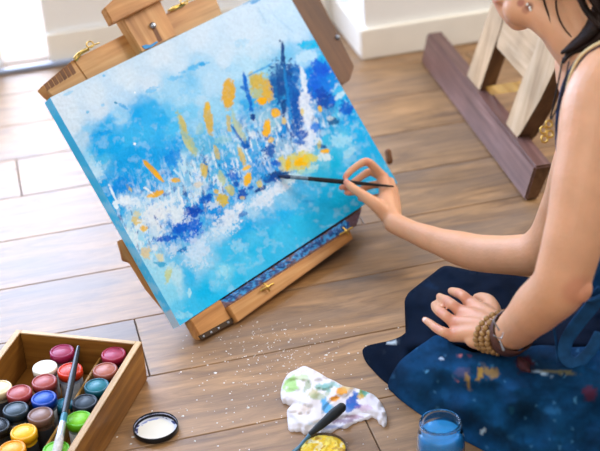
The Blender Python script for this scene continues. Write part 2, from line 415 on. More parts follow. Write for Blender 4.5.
# painted strip between canvas and rail: thick dried blue paint
def strip():
    A = np.array([[0., 0.]]); NX, NY = 150, 14
    v = []; cols = []
    for i in range(NX):
        for j in range(NY):
            a = i / (NX - 1); b = j / (NY - 1)
            x0, y0 = 208 + a * (362 - 208), 309 + a * (209 - 309)
            x1, y1 = 226 + a * (356 - 226), 308 + a * (226 - 308)
            px, py = x0 + (x1 - x0) * b, y0 + (y1 - y0) * b
            q = fbm(np.array([px]), np.array([py]), 9, .16, 4)[0]; q2 = fbm(np.array([px]), np.array([py]), 23, .35, 3)[0]
            v.append(onp(px, py, -.003 + .004 * q2))
            blue = sst(.78, .62, q + .35 * abs(b - .45) + (.25 if a < .08 or a > .93 else 0))
            c = lina('6E5560') * (1 - blue) + lina(['1F6FC0', '3C9ADC', '184E90', '2E86CE'][int(q2 * 3.99)]) * blue
            if b > .82: c = lina('6A4E48') * (.8 + .6 * q2)
            cols.append(c)
    f = [(i * NY + j, (i + 1) * NY + j, (i + 1) * NY + j + 1, i * NY + j + 1) for i in range(NX - 1) for j in range(NY - 1)]
    me = mesh_from(v, f); set_col(me, np.array(cols))
    link_mesh('paint_stained_lip', me, mat('dried_paint', 'attr', .45, bump=.5, bscale=250), easel, True)
strip()
# side rails and supports behind the canvas
epart('side_arm', [(118, 241), (121, 251), (123, 260), (130, 262), (146, 288), (163, 309), (215, 300), (150, 226)], -.030, -.037, grain=D2)
epart('side_arm', [(272, -40), (304, -34), (354.5, 66), (350, 80), (343, 84), (330, 84)], -.06, -.085, wood('dark_back_leg', '4A2A14', '643C1C', '7A4C26', rough=.5), D2)
mb = MB()
mb.lathe([(0, .006), (.004, .005), (.0055, .001), (.0055, -.004)], onp(337.5, 37.5, -.06), 18, (D1, D2, NN))
mb.build('peg', M_steel, easel, True)
mb = MB(); mb.loft([onp(388, 152, -.035), onp(389.5, 161, -.035)], [.007, .007], 14, 3); mb.build('wing_knob', M_easel_d, easel, True, grain=D2)
# frame hidden behind the canvas: cross pieces and the prop that stands it up
def P3(s, t, n): return EO + D1 * s + D2 * t + NN * n
mb = MB()
for t_ in (-.40, -.22, -.05):
    b = [P3(.07, t_ - .018, -.055), P3(.56, t_ - .018, -.055), P3(.56, t_ + .018, -.055), P3(.07, t_ + .018, -.055)]
    mb.hexa(b, [p + NN * .03 for p in b])
mb.build('cross_rail', M_easel, easel, grain=D1)
for s_ in (.24, .50):
    mb = MB(); a = P3(s_, -.26, -.07); f_ = Vector((a.x, a.y, 0)) + Vector((.0, .02, 0)); f_.z = 0.011
    mb.loft([a, (a + f_) / 2, f_], [.011, .011, .010], 4, 2, side=D1); mb.build('rear_leg', M_easel, easel, grain=AZ)
    mb = MB(); a = P3(s_, -.02, -.05); b2 = Vector((a.x, a.y, .02)); g_ = Vector((f_.x, f_.y, .02))
    mb.loft([b2, (b2 + g_) / 2, g_], [.012, .012, .012], 4, 2); mb.build('foot_rail', M_easel, easel, grain=g_ - b2)

# ------------------------------------------------------------------ THE PAINTED CANVAS
CTRL = """60 103 D6E3F0;95 95 D2E2F0;130 78 D3E3F1;165 55 D5E4F2;200 35 D2E3F3;240 15 CFE2F4;275 -8 CDE2F6;283 15 C6E0F6;300 30 C2DEF6;250 35 CFE2F3;225 55 CBE0F2;255 52 C6DFF2;275 38 C8E0F4;
75 125 D0E0EE;70 112 D4E3F0;100 110 CFE0F0;120 103 BDD9F0;150 85 CFE0F0;180 65 CBE0F2;160 98 9CCFEE;175 88 A8D4F0;190 76 88C6EC;205 68 B0D6F0;215 82 B8DAF2;
88 132 8CC6EA;96 138 3EA8E4;85 140 B8D4EA;108 128 48AEE6;120 118 9ACDEE;128 126 4CB2E8;140 118 3AAAE8;150 112 48B0E8;160 120 40AEE8;172 112 6CC0EC;185 98 A6D4F0;195 92 9CD0F0;200 100 B4D8F0;188 110 84C8EC;
100 150 2AA6E4;115 145 2CA8E6;130 140 4CB4E8;145 135 50B6EA;160 140 44AEE8;175 130 5CBCEC;180 145 38A4E4;168 152 38A2E4;150 155 2FA2E4;135 158 2AA2E2;120 165 26A0E0;100 160 58B6E2;92 152 78C0E6;82 143 A8CFE8;
95 170 A8D2EC;88 165 90C8E8;105 182 2FA0DE;115 190 1E94DC;125 182 1E96DE;140 172 30A4E2;112 200 2C9EDC;100 190 3CA4DC;120 212 4CACE0;110 208 3CA8DE;150 178 40A8E2;165 170 38A2E2;175 165 5CB4E8;185 165 A0D0E8;
128 202 B8D8F0;150 205 B4D6EE;165 200 A8CFEC;180 195 A0CDEA;160 218 D0E0EE;178 215 C8DCEE;190 200 60AEE0;200 185 88BEE0;210 190 60B0E4;200 205 2C86D4;192 215 2070C8;180 228 2C82D0;168 238 3C98DC;155 230 C0D8EA;
140 215 A8D0E8;132 228 B8DCEC;140 242 A0D4EC;150 258 A8D8EC;160 270 A0D8EE;170 290 90D4EE;178 310 70C8EC;182 320 60C4EC;190 310 50C0EC;175 275 B8DFEE;
195 228 2C80D4;205 222 58AEE4;215 212 3090DC;225 205 58B0E4;235 195 3A9CE0;215 235 A8D4F0;200 245 B8DAF2;190 255 A8D4F0;185 245 60B4E4;180 262 70C0E8;190 275 48B8E8;200 265 94CFEE;205 290 38BAEA;215 280 70CAEE;225 270 80D0EE;230 255 50BEEA;
240 240 3CB4E8;250 225 34ACE6;255 240 5CC2EC;245 260 60C6EE;240 275 48BEEA;215 300 40BEEC;260 250 44BCEA;270 230 44B8E8;285 215 40B4EA;280 235 58C4EE;300 205 50BCEC;300 225 48C0EC;315 215 40BCEA;320 195 38B4E4;310 190 50B8E8;340 200 38BAE6;
205 130 70BEE8;195 125 98CCEC;215 110 A0D2EE;200 150 70B8DC;215 145 68B4DC;220 125 80C4E8;235 105 90CCEC;240 90 88C8EE;235 75 B4DAF2;250 68 B8DCF2;265 70 90CCE8;250 105 40A8E4;255 130 80BEE4;245 150 88C4E8;225 150 58B0E0;232 165 3C9CDC;215 165 58B0E0;210 178 60B0DC;225 185 48A4DC;
255 160 4CA4E0;250 172 58AEE4;262 165 2E88D0;270 140 3C98DC;262 115 90C0DC;275 95 50A8D8;285 85 1C72C0;280 100 3090CC;290 100 1866B4;275 125 90C0D8;285 130 2C8CD4;283 148 90B8D8;275 172 3C98DC;265 180 48A8E0;
300 62 A8D4F2;310 57 A4D4F4;290 58 80C4EC;320 60 30ACE8;310 72 2A90E0;300 75 40A0E0;325 72 2070D8;330 85 2890E0;338 92 58B8E8;318 92 1A68C8;330 100 2878C8;345 100 40B0E8;340 115 60C0E8;350 118 30A0E0;330 112 4898D0;355 125 40B4EA;
310 120 B8D0EC;305 145 C0D4EC;320 130 4CA0DC;335 130 40A8DC;345 135 70C8EC;330 142 50B8E0;345 150 70C8EC;360 140 3CB4EC;370 150 40B8EE;355 155 48B4E8;375 165 58C0EE;385 172 58C0EE;365 170 50B8EA;350 168 34B0E0;335 160 30B4DC;320 170 40B4DC;335 178 28ACD8;350 185 30B0DE;375 182 4CBCEA;390 180 50BEEE;360 195 30B0E0;345 160 58BCE8;310 175 60B8DC;320 160 70C0DC;290 180 98CCE8;285 195 88C8EC;300 188 58B4E4;270 200 A0CCEC;255 210 A0CFEE;265 215 50B4E6"""
DABS = """228.5 93.5 6.6 15.5 3 D9AB3C .95 .25;208.5 119 4.4 16 -10 D2AE45 .9 .3;208 106 2.5 5 -10 E0B848 .9 .3;261 89 10.5 15 -8 B9BE84 .85 .45;257 82 6 7 0 D2B04C .8 .5;268 92 5 11 -12 DCAE3C .8 .5;262 101 5.5 4 0 ECAE22 .95 .3;252 78 3 6 0 C4B468 .8 .5;
276 112.5 4.6 4.5 -30 EAB228 .95 .4;284 121 2.6 4 0 DDBE68 .8 .5;266.8 128 4 8.5 8 EDB428 .95 .35;271 139 3 3 0 E0B850 .8 .5;184 130 3.6 19 -22 B4BE84 .7 .5;193 146 3.5 10 -20 B8BE80 .65 .5;183 124 2.6 9 -20 CDB65C .7 .4;
229 122 2.6 9 -12 CCB86C .8 .45;239 129 3.6 13 -25 BCC49C .75 .5;217 153 2.6 8 -18 C8B468 .8 .4;242 156 2.8 10 -20 CBB25C .85 .4;234 117 2 8 -10 B8C8A8 .6 .4;200 130 4 6 0 A8C8B8 .4 .6;224 140 9 4 -10 A4CCD0 .5 .6;
248.5 96 2.4 20 -11 1468C4 .9 .5;245 80 2.4 7 -5 1C6CC8 .9 .5;252.5 117 2.6 3 0 0E3E84 .95 .4;238 134 1.5 14 -33 1C64BC .85 .45;247 146 5 1.5 -10 1858A8 .85 .4;262 69 16 1 -28 3C98DC .8 .4;244 88 5 2.2 20 1E64C0 .8 .5;
283 58 2.2 14 -4 0E3E80 .95 .5;280 41 .9 1.2 0 0E3E80 1 .1;276 85 4.5 20 -15 14549C .85 .6;282 80 6 20 -10 104A90 .85 .6;290 74 4 13 0 0E458C .9 .7;297 72 4 9 0 1A62B4 .85 .7;293 92 6 22 -6 1462B2 .85 .6;298 112 5.5 20 -8 0F5AAC .9 .6;284 108 2.5 9 0 0E3A78 .85 .5;288 96 1.6 30 -8 3A98DC .55 .5;296 128 4 9 0 1258AC .85 .6;
310 45 11 5 -12 22B6E6 .9 .4;306 56.5 13 5 -15 BFDFF6 .85 .5;322 56 4 8 -30 48B8EA .6 .5;320 69 8 10 -20 1C5CD4 .85 .5;315 82 6 10 -15 1E66DA .8 .5;325 85 6 12 -25 1E74DC .7 .6;304 80 3 13 -10 E2EDF8 .9 .4;306 108 6.5 18 -8 E4ECF8 .85 .6;310 135 8 14 -10 DCE6F6 .85 .7;303 152 7 6 0 E2E8F0 .8 .6;
302 134 5 5 0 1558B4 .9 .6;301 142 6 3 0 1A64BC .8 .7;326 101 8 8 -30 1246A4 .9 .6;321 92 4 6 0 1A50B4 .8 .6;333 100 5 4 -30 1A68CC .85 .6;347 109 6.5 6 0 155CC4 .9 .5;342 94 9 2.6 -42 C8E4F4 .85 .5;316 127 5 4.5 0 1F78D8 .85 .6;334 121 5 3.5 0 245C90 .9 .6;331 118 3 2.5 0 C8D8E0 .8 .6;320 108.5 2 3.4 -20 E2B84C .95 .3;302.5 112 1.8 3.5 0 D8C888 .85 .4;324 133 3 3 0 A8D0EC .8 .6;318 141 4 4 0 D4E4F2 .85 .6;
343 141 11 7 10 A8DAF2 .8 .7;350 152 7 4 -40 B0DCF0 .75 .6;326 151 5 2.4 -12 ECB22C .95 .3;322 146 4.5 2 20 123C80 .9 .5;326 157 8 4 0 DDEAF0 .85 .6;305 157 12 5 0 CCD08C .85 .6;320 145 2 4 0 C8C070 .7 .4;
296 163 16 9 -6 D4CC78 .92 .55;302 161 8 5.5 -15 EBB81C .95 .5;288 165 2.6 7 12 E2B838 .9 .4;309 158 7 4 0 D8CC60 .8 .5;283 168 3 4 0 D8D098 .8 .5;313 168 6 3 -20 C4E0E0 .7 .6;305 172 10 2.5 -5 9CD4D8 .7 .5;
276 175 12 3.4 -12 0E3A78 .95 .6;271 179 7 4 -10 1450A0 .9 .6;261 189 6 2.2 -25 0E3E84 .95 .5;270 151 7 7.5 0 1858A8 .9 .8;276 163 5 3 0 1C64C4 .9 .6;245 144 5 4 0 1860B4 .85 .6;243 194 5 6 10 1250B0 .92 .7;233 176 8 4.5 10 1868C8 .85 .7;237 184 4 2.5 0 1458B4 .9 .6;250 188 3 2 0 1A66C0 .9 .6;262 172 8 7 0 3494DC .5 .8;
248 179 3.6 8.5 10 EDB620 .95 .35;246.5 168 3.6 2.2 -25 F2C250 .95 .4;260 184 3 4 0 D2BE60 .85 .5;205.5 171 3 7 5 D2B652 .85 .45;198 184 4.5 3 0 E2B460 .8 .6;222 200 7 5.8 20 CFB544 .92 .45;231 190 4 6 -20 C6C06C .8 .5;222 178 3 8 -15 C4CC90 .7 .5;216 192 3 2 0 D8B858 .85 .5;243 198 3 2 0 D8C080 .7 .5;
276 189 19 6 -33 E2EAF6 .85 .85;262 201 12 6 -30 D6E4F4 .85 .9;230 217 15 7 -22 DFE8F4 .88 .85;240 207 6 3 -20 E4ECF6 .8 .8;292 178 10 3 -25 C8E4F0 .8 .7;244 214 5 2.6 -40 2E7CC4 .85 .7;220 223 4 4 0 3C90CC .8 .7;205 198 6 4.5 0 165CBC .88 .8;194 212 7.5 6 0 1054B8 .92 .7;208 188 5 3 0 2C82D0 .8 .7;213 205 6 4 0 D0E0F0 .8 .8;
153 170.5 2.6 15 -44 DCA83A .97 .2;158 176 2.4 7 -44 E6B040 .9 .3;156 194 8 3 -18 E4AE3C .95 .45;150 196 3 1.6 -30 ECC070 .9 .4;176 180 5 2.6 5 E4B240 .95 .4;129.5 188 1.8 4 -40 CDB878 .85 .4;137 220.5 6 3.6 0 D8C27C .85 .6;144.5 228 3.6 3.2 0 E6B84C .92 .4;138 214 3 3 0 D8CC98 .7 .6;188 145 2.2 10 -35 C6C890 .8 .4;203 168 2.4 6 -10 D0B860 .7 .4;
113 193 1.2 12 -25 E2F0FA .9 .35;116 205 2.4 4 -20 E2F0FA .9 .5;148 190 1.2 6 -55 E8F0F6 .9 .4;178 174 1.2 7 -45 CBE4F4 .8 .4;184 168 1.2 7 -40 B8DCF0 .7 .4;124 200 7 5 -10 E4EDF6 .9 .7;134 202 7 5 10 DDE9F4 .85 .8;156 213 14 8 -10 E2E9F0 .88 .8;178 214 12 9 -15 DCE8F2 .85 .85;166 203 10 3.5 -25 DDE8F2 .8 .8;198 186 12 6 -20 CCE0EE .6 .9;150 222 8 5 20 D8E4EE .8 .8;135 92.5 .8 .8 0 FFFFFF 1 .1;135 144 1.4 1.2 0 F4FAFF 1 .2;
96 169 6 9 -30 C4E0F2 .7 .8;90 158 4 8 -30 A8D4EC .6 .8;174 158 8 7 0 2288DC .7 .8;122 186 9 7 0 1A8ADC .7 .7;193 210 7 5 0 0F50B4 .9 .6;206 197 5 3 0 145CBC .9 .7;180 228 7 5 -20 1A68CC .85 .8;
166 238 11 3 -8 1A60C4 .9 .7;182 229 9 6 -25 1A62C8 .88 .8;195 226 6 8 0 1664D0 .88 .8;183 249 5 2.2 -20 2A70B4 .88 .6;190 238 6 4 0 2878D4 .8 .8;160 264 6 3 10 3CA0CC .85 .6;145.5 252 4 6.5 0 DCC89C .85 .6;168 275 3.6 8 15 C4CE98 .88 .45;160 257 5 3.4 30 D8D4B4 .85 .6;155 247 4 3 0 E0E8EC .8 .6;134 236 4 8 -25 D4E8F2 .7 .7;172 250 5 5 0 CCDEF0 .8 .8;172 266 5 4 0 BCDEEC .7 .8;
198 250 11 12 0 D0E2F6 .75 .95;196 262 9 6 0 C4DEF2 .7 .9;224 228 13 7 -25 D8E6F4 .75 .95;238 246 7 6 0 A8D8F0 .6 .9;223 272 5 6 0 B0E0F2 .6 .8;190 292 2 5 0 C0E8F4 .8 .5;185 315 6 4 0 B8E4F2 .5 .8;104 133 7 2.4 -12 2C9EE2 .8 .7;124 107 5 1.6 30 48A8E4 .7 .6;103 104.5 2 1.6 0 8CC4E8 .7 .5;88 111.5 1.6 1.6 0 6CB4DC .8 .5;104 74.5 2.2 1.2 0 70B8E4 .8 .5;68 92.5 5 1.2 -25 98CCEC .7 .6;116 103 2 1 20 2888B8 .9 .3;
196 67 12 2.4 -18 58B4E8 .75 .7;203 64 3 3 0 3CA2E0 .8 .6;175 78 8 2 -18 70BCEA .7 .7;152 90 7 2.4 -28 68BCEC .7 .7;228 68 6 3 -10 A0D0F0 .6 .8;243 42 7 4 -20 A8D4F0 .6 .8;185 92 5 4 0 88C8F0 .5 .8;235 67 5 5 0 A8D4F0 .5 .8;245 2 9 1.6 -28 40A0D8 .7 .7;255 0 6 1.6 -28 3498D8 .7 .7;303 49 14 1 -30 78B8D8 .4 .5;262 15 10 1 60 A8CCE8 .5 .5;285 25 14 1 40 A4CAE8 .5 .5;306 201 9 1.6 -5 3AA0D8 .6 .7"""
def painting(px, py, seed=0):
    n1 = fbm(px, py, 3, .07, 4) - .5; n2 = fbm(px, py, 31, .07, 4) - .5
    wx = px + n1 * 16; wy = py + n2 * 16
    num = np.zeros(px.shape + (3,)); den = np.zeros(px.shape)
    for ln in CTRL.replace('\n', '').split(';'):
        if not ln.strip(): continue
        x, y, h = ln.split(); x = float(x); y = float(y)
        w = 1 / ((wx - x) ** 2 + (wy - y) ** 2 + 10) ** 2.0
        num += w[..., None] * lina(h); den += w
    c = num / den[..., None]
    # wash texture: whitish scumble, strongest away from the flat lower right
    q = fbm(px + n1 * 8, py + n2 * 8, 77, .16, 5); q2 = fbm(px, py, 91, .55, 3)
    zone = np.exp(-(((px - 215) * .55 + (py - 175) * .84) / 36) ** 2) * sst(40, 60, py)
    k = (sst(.54, .70, q) * .48 * (.45 + .55 * zone))[..., None]
    c = c * (1 - k) + lina('D4E6F6') * k
    k = (sst(.57, .68, fbm(px, py, 53, .14, 4)) * .5 * zone)[..., None]
    c = c * (1 - k) + lina('2080D4') * k
    for k_, (hx, lo, op) in enumerate((('E6EFF8', .60, .75), ('CFE4F4', .62, .6), ('12408C', .675, .7), ('E8EEF4', .64, .7))):
        X = px * .96 - py * .27; Y = px * .27 + py * .96
        s_ = fbm(X * 1.5, Y * .42, 500 + 9 * k_, .22, 4)
        z2 = np.exp(-(((px - 222) * .55 + (py - 172) * .84) / 30) ** 2) * sst(100, 130, py) * sst(350, 320, px)
        k = (sst(lo, lo + .05, s_) * op * z2)[..., None]
        c = c * (1 - k) + lina(hx) * k
    # short broken knife marks following the painting's upright
    for k_, (hx, th) in enumerate((('DCEAF8', .66), ('1658B4', .68), ('38A8E8', .64))):
        s_ = fbm(px * .9 + py * .45, (py - px * .35) * .55, 300 + k_ * 7, .26, 4)
        k = (sst(th, th + .06, s_) * .55 * zone)[..., None]
        c = c * (1 - k) + lina(hx) * k
    sp1 = fbm(px, py, 201, .5, 3); sp2 = fbm(px, py, 207, .5, 3); sp3 = fbm(px, py, 209, .3, 4)
    for i, ln in enumerate(DABS.replace('\n', '').split(';')):
        if not ln.strip(): continue
        x, y, rx, ry, a, h, op, ro = ln.split(); x, y, rx, ry, a, op, ro = map(float, (x, y, rx, ry, a, op, ro))
        a = math.radians(a)
        sel = (abs(px - x) < (rx + ry) * 1.9 + 3) & (abs(py - y) < (rx + ry) * 1.9 + 3)
        if not sel.any(): continue
        X = px[sel] - x + n1[sel] * 6 * ro; Y = py[sel] - y + n2[sel] * 6 * ro
        # a>0 leans the top to the right
        u = X * math.cos(a) + Y * math.sin(a) if False else X * math.cos(a) - Y * math.sin(a) * -1
        v = -X * math.sin(a) + Y * math.cos(a)
        d = np.sqrt((u / rx) ** 2 + (v / ry) ** 2)
        nz = [sp1, sp2, sp3][i % 3][sel] - .5
        mk = sst(1.12, .86, d + nz * 2.4 * ro) * op
        mk = mk * (1 - .5 * ro * sst(.5, .75, [sp2, sp3, sp1][i % 3][sel]))
        c[sel] = c[sel] * (1 - mk[:, None]) + lina(h) * mk[:, None]
    lum = c.mean(-1, keepdims=True); c = lum + (c - lum) * 1.10
    return np.clip(c * (1 + (q2 - .5)[..., None] * .14) * .97, 0, 1)

canvas = tag(empty('painted_canvas', EO), 'blue and yellow abstract harbour painting on stretched canvas clamped in the easel', 'painting')
quad = [onp(50, 97.5), onp(283, -15.5), onp(397.5, 183), onp(180, 325.5)]
S0, T0 = st(quad[3]); S1 = st(quad[2])[0]; TT = (st(quad[0])[1] + st(quad[1])[1]) / 2
def canvas_mesh():
    NX, NY = 430, 340
    def P(a, b):   # bilinear between the measured corners, all on the canvas plane
        return (quad[3] * (1 - a) + quad[2] * a) * (1 - b) + (quad[0] * (1 - a) + quad[1] * a) * b
    A, B = np.meshgrid(np.linspace(0, 1, NX), np.linspace(0, 1, NY), indexing='ij')
    q = [np.array(v) for v in quad]
    W = ((q[3][None, None] * (1 - A)[..., None] + q[2][None, None] * A[..., None]) * (1 - B)[..., None] + (q[0][None, None] * (1 - A)[..., None] + q[1][None, None] * A[..., None]) * B[..., None])
    d = W - np.array(CP); k = d @ np.array(cf)
    px = 300 + F * (d @ np.array(R_)) / k; py = 225.5 - F * (d @ np.array(U_)) / k
    col = painting(px, py)
    rel = (fbm(px, py, 401, .35, 4) - .5) * .0012 + (fbm(px, py, 407, 1.2, 2) - .5) * .0005
    W = W + np.array(NN)[None, None] * (rel - .0006)[..., None]
    v = W.reshape(-1, 3); I = np.arange(NX * NY).reshape(NX, NY)
    f = np.stack([I[:-1, :-1], I[1:, :-1], I[1:, 1:], I[:-1, 1:]], -1).reshape(-1, 4)
    me = bpy.data.meshes.new('m'); me.from_pydata(v, [], f.tolist()); me.update()
    set_col(me, col.reshape(-1, 3))
    m = mat('acrylic_paint', 'attr', .6, spec=.15, bump=.25, bscale=900)
    link_mesh('painted_face', me, m, canvas, True)
    # wrapped sides, painted too
    v = []; f = []; cols = []
    cs = [quad[3], quad[2], quad[1], quad[0]]; th = .026
    for e in range(4):
        a, b = cs[e], cs[(e + 1) % 4]; n0 = len(v); NS = 120
        for i in range(NS + 1):
            for j in range(5):
                p = a.lerp(b, i / NS) - NN * (th * j / 4 + .0004); v.append(p)
                qx, qy = pr(a.lerp(b, i / NS)); n_ = fbm(np.array([qx]), np.array([qy + j * 3.]), 61, .12, 4)[0]
                c = lina('4CBDEE') * (.85 + .55 * n_)
                if e == 3:
                    t_ = i / NS
                    if t_ > .93: c = lina('B4C8DA')
                    k = sst(.5, .62, n_) * .6; c = c * (1 - k) + lina('A4D2EC') * k
                    if t_ < .45: c = c * .5 + lina('35B2E0') * .5
                cols.append(c)
        for i in range(NS):
            for j in range(4):
                f.append((n0 + i * 5 + j, n0 + (i + 1) * 5 + j, n0 + (i + 1) * 5 + j + 1, n0 + i * 5 + j + 1))
    me = mesh_from(v, f); fixn(me); set_col(me, np.array(cols))
    link_mesh('canvas_side', me, m, canvas, True)
    mb = MB(); ins = []
    for i in range(4):
        ins.append(cs[i] - NN * th)
    mb.hexa([p - NN * .001 for p in ins], ins); mb.build('canvas_back', mat('raw_linen', 'C9BEA8', .9, var=.1), canvas)
canvas_mesh()

# ------------------------------------------------------------------ WOODEN BOX OF PAINTS
M_box = wood('box_wood', '6E4418', '8E5E24', 'AE7C38', rough=.45, bump=.1)
M_rim = wood('box_rim_wood', 'A88150', 'C9A678', 'E2CBA4', rough=.5, bump=.1)
BZ = .08
bT = at(142, 341.5, BZ); bB = at(74, 451, BZ); by = (bB - bT).normalized()          # towards the viewer along the right side
bx = Vector((by.y, -by.x, 0)).normalized()
if bx.x > 0: bx = -bx                                                              # towards the left along the back
BWD = (at(12, 335.5, BZ) - bT).length * 1.0; BLN = .46; tw = .011
def BP(a, b, z): return Vector((bT.x, bT.y, 0)) + bx * a + by * b + AZ * z
paint_box = tag(empty('paint_box', BP(BWD / 2, BLN / 2, 0)), 'open shallow wooden box filled with small capped paint pots', 'box')
def bpart(name, a0, a1, b0, b1, z0, z1, m=M_box, g=None, bev=.0012):
    mb = MB(); b = [BP(a0, b0, z0), BP(a1, b0, z0), BP(a1, b1, z0), BP(a0, b1, z0)]
    mb.hexa(b, [p + AZ * (z1 - z0) for p in b]); return mb.build(name, m, paint_box, bevel=bev, grain=g or by)
bpart('side_panel', 0, tw, 0, BLN, .001, BZ - .0025); bpart('rim', 0, tw, 0, BLN, BZ - .0024, BZ, M_rim, bev=.0006)
bpart('side_panel', BWD - tw, BWD, 0, BLN, .001, BZ - .0025); bpart('rim', BWD - tw, BWD, 0, BLN, BZ - .0024, BZ, M_rim, bev=.0006)
bpart('end_panel', tw + .0002, BWD - tw - .0002, 0, tw * .8, .001, BZ - .0025, g=bx); bpart('rim', tw + .0002, BWD - tw - .0002, 0, tw * .8, BZ - .0024, BZ, M_rim, bx, .0006)
bpart('end_panel', tw + .0002, BWD - tw - .0002, BLN - tw, BLN, .001, BZ - .001, g=bx)
bpart('bottom_panel', tw + .0002, BWD - tw - .0002, tw * .8 + .0002, BLN - tw - .0002, .001, .006, g=by)
# divider
dA = at(90, 366, .058); dq = dA - Vector((bT.x, bT.y, 0)); da = dq.dot(bx)
dA2 = at(46, 443, .058); da2 = (dA2 - Vector((bT.x, bT.y, 0))).dot(bx)
mb = MB(); b = [BP(da - .002, tw, .0065), BP(da + .002, tw, .0065), BP(da2 + .002, BLN - tw - .001, .0065), BP(da2 - .002, BLN - tw - .001, .0065)]
mb.hexa(b, [p + AZ * .040 for p in b]); mb.build('divider', wood('divider_wood', 'A87C3C', 'C79A54', 'DDB878', rough=.5), paint_box, bevel=.0008, grain=by)

M_label_d = mat('dark_label', '30343C', .5, var=.25, vscale=90)
M_label_w = mat('pale_label', 'C8CED8', .5, var=.2, vscale=120)
M_clear = mat('clear_pot_plastic', '8E98A4', .18, spec=.6, var=.3, vscale=60)
lidm = {}
def pot(px, py, z, colour, words, body='7C8894', lab=M_label_d, top=None, r=.0212):
    """a paint pot whose lid centre stands at that spot; z = height of lid top"""
    P = at(px, py, z)
    t = tag(empty('paint_pot', (0, 0, 0)), words, 'paint pot', 'paint pots in the wooden box')
    br = r - .0022; z0 = .0068; hl = .013; zl = z - hl
    mb = MB(); mb.lathe([(0, z0), (br - .002, z0), (br, z0 + .002), (br, zl - .004), (br - .002, zl + .001), (0, zl + .001)], n=36)
    mb.build('pot_body', mat('pot_body_' + colour, body, .25, spec=.5, var=.2, vscale=70), t, True)
    mb = MB(); n = 22; a0 = random.uniform(3.2, 4.4); v = []; f = []
    for k in range(n + 1):
        a = a0 + 2.3 * k / n
        for zz in (z0 + .008, zl - .007): v.append(Vector(((br + .0004) * math.cos(a), (br + .0004) * math.sin(a), zz)))
    for k in range(n): f.append((2 * k, 2 * k + 2, 2 * k + 3, 2 * k + 1))
    mb.add(v, f); mb.build('label', lab, t, True)
    if colour not in lidm:
        base = mat('lid_' + colour, colour, .32, spec=.5, var=.06, vscale=60)
        inn = mat('lid_top_' + colour, top or colour, .4, spec=.4, var=.14, vscale=90)
        lidm[colour] = (base, inn)
    base, inn = lidm[colour]
    mb = MB(); prof = [(0, zl + .002), (r - .0012, zl + .002), (r - .0012, zl), (r, zl), (r, z - .0022), (r - .0008, z - .0006), (r - .0022, z), (r - .0034, z - .0002), (r - .0042, z - .0014), (0, z - .0014)]
    mb.lathe(prof, n=48); ld = mb.build('lid', base, t, True)
    mb = MB(); mb.lathe([(0, z - .0008), (r - .0052, z - .0010), (r - .0046, z - .0018), (0, z - .002)], n=40); mb.build('lid_disc', inn, ld, True)
    t.location = (P.x, P.y, 0); return t
pots = [
 (61.7, 350.5, .072, '96204F', 'crimson lidded pot alone by the box back wall beside the black brush tip', '7C6A74', M_label_w, 'A84866'),
 (113.4, 353, .072, 'A42A48', 'crimson lidded pot in the back right corner of the paint box', '4A4048', M_label_d, 'B0506A'),
 (44.6, 366.5, .068, 'EDEBDD', 'white lidded pot in the paint box, between crimson and dusty rose lids', 'D8D6CC', M_label_w, 'F2F0E6'),
 (69.8, 369, .070, 'E0401C', 'bright orange-red lidded pot beside the black brush handle', '9AA6B8', M_label_w, 'D84A30'),
 (105, 369, .072, 'A05A48', 'brown-pink lidded pot, second from back in the right row of the box', '6A4A44', M_label_d, 'B4705E'),
 (44, 380.5, .072, '9E443E', 'dusty rose lidded pot right behind the bright blue one', '7A4A48', M_label_d, 'AE5A54'),
 (96.6, 385, .072, '145E70', 'teal lidded pot in the right row of the box, between brown-pink and navy lids', '20404C', M_label_d, '2A7A88'),
 (19.0, 391.5, .072, 'A03C3C', 'brick red lidded pot in the box, just left of the bright blue one', '7C5048', M_label_d, 'B05852'),
 (-1.0, 387, .070, 'E6D3A8', 'cream lidded pot against the left wall of the paint box', '8A8070', M_label_d, 'EEE0BC'),
 (43.8, 397.4, .072, '0C3C9E', 'bright blue lidded pot in the middle of the box', '5A6070', M_label_w, '1450B4'),
 (84.6, 401, .072, '1C2634', 'navy-black lidded pot in the right row, directly behind the lime green lid', '283038', M_label_w, '3C4854'),
 (15.4, 408.4, .072, '20303C', 'slate dark lidded pot left of the brown one, in front of the brick red lid', '34404A', M_label_w, '44525C'),
 (40.3, 414, .072, '7A5A50', 'taupe brown lidded pot directly in front of the bright blue one', '5C443C', M_label_d, '8C6A5C'),
 (23.4, 431, .072, 'EDB010', 'yellow lidded pot in front of the taupe brown and slate ones', 'E0A818', M_label_d, 'F0BC28'),
 (79, 418, .072, '6CC01C', 'lime green lidded pot in the right row, in front of the navy-black lid', '7A8A84', M_label_w, '88D032'),
 (12, 448, .072, 'EE9A10', 'orange-yellow lidded pot at the bottom left of the photo', 'C88A20', M_label_d, 'F2A624'),
 (56, 448.5, .072, '66BE1E', 'lime green lidded pot under the white end of the brush, cut by the photo edge', '708078', M_label_w, '80CC30'),
 (-3, 425, .066, '14181E', 'black lidded pot against the left box wall beside the yellow one', '20262E', M_label_d, '2A3038'),
 (64, 402.5, .052, '1C6E84', 'small teal lidded pot half hidden low under the black brush handle', '30505C', M_label_d, '2C8098'),
]
for i, a in enumerate(pots):
    pot(*a, r=(.0150 if i == 18 else .0211))

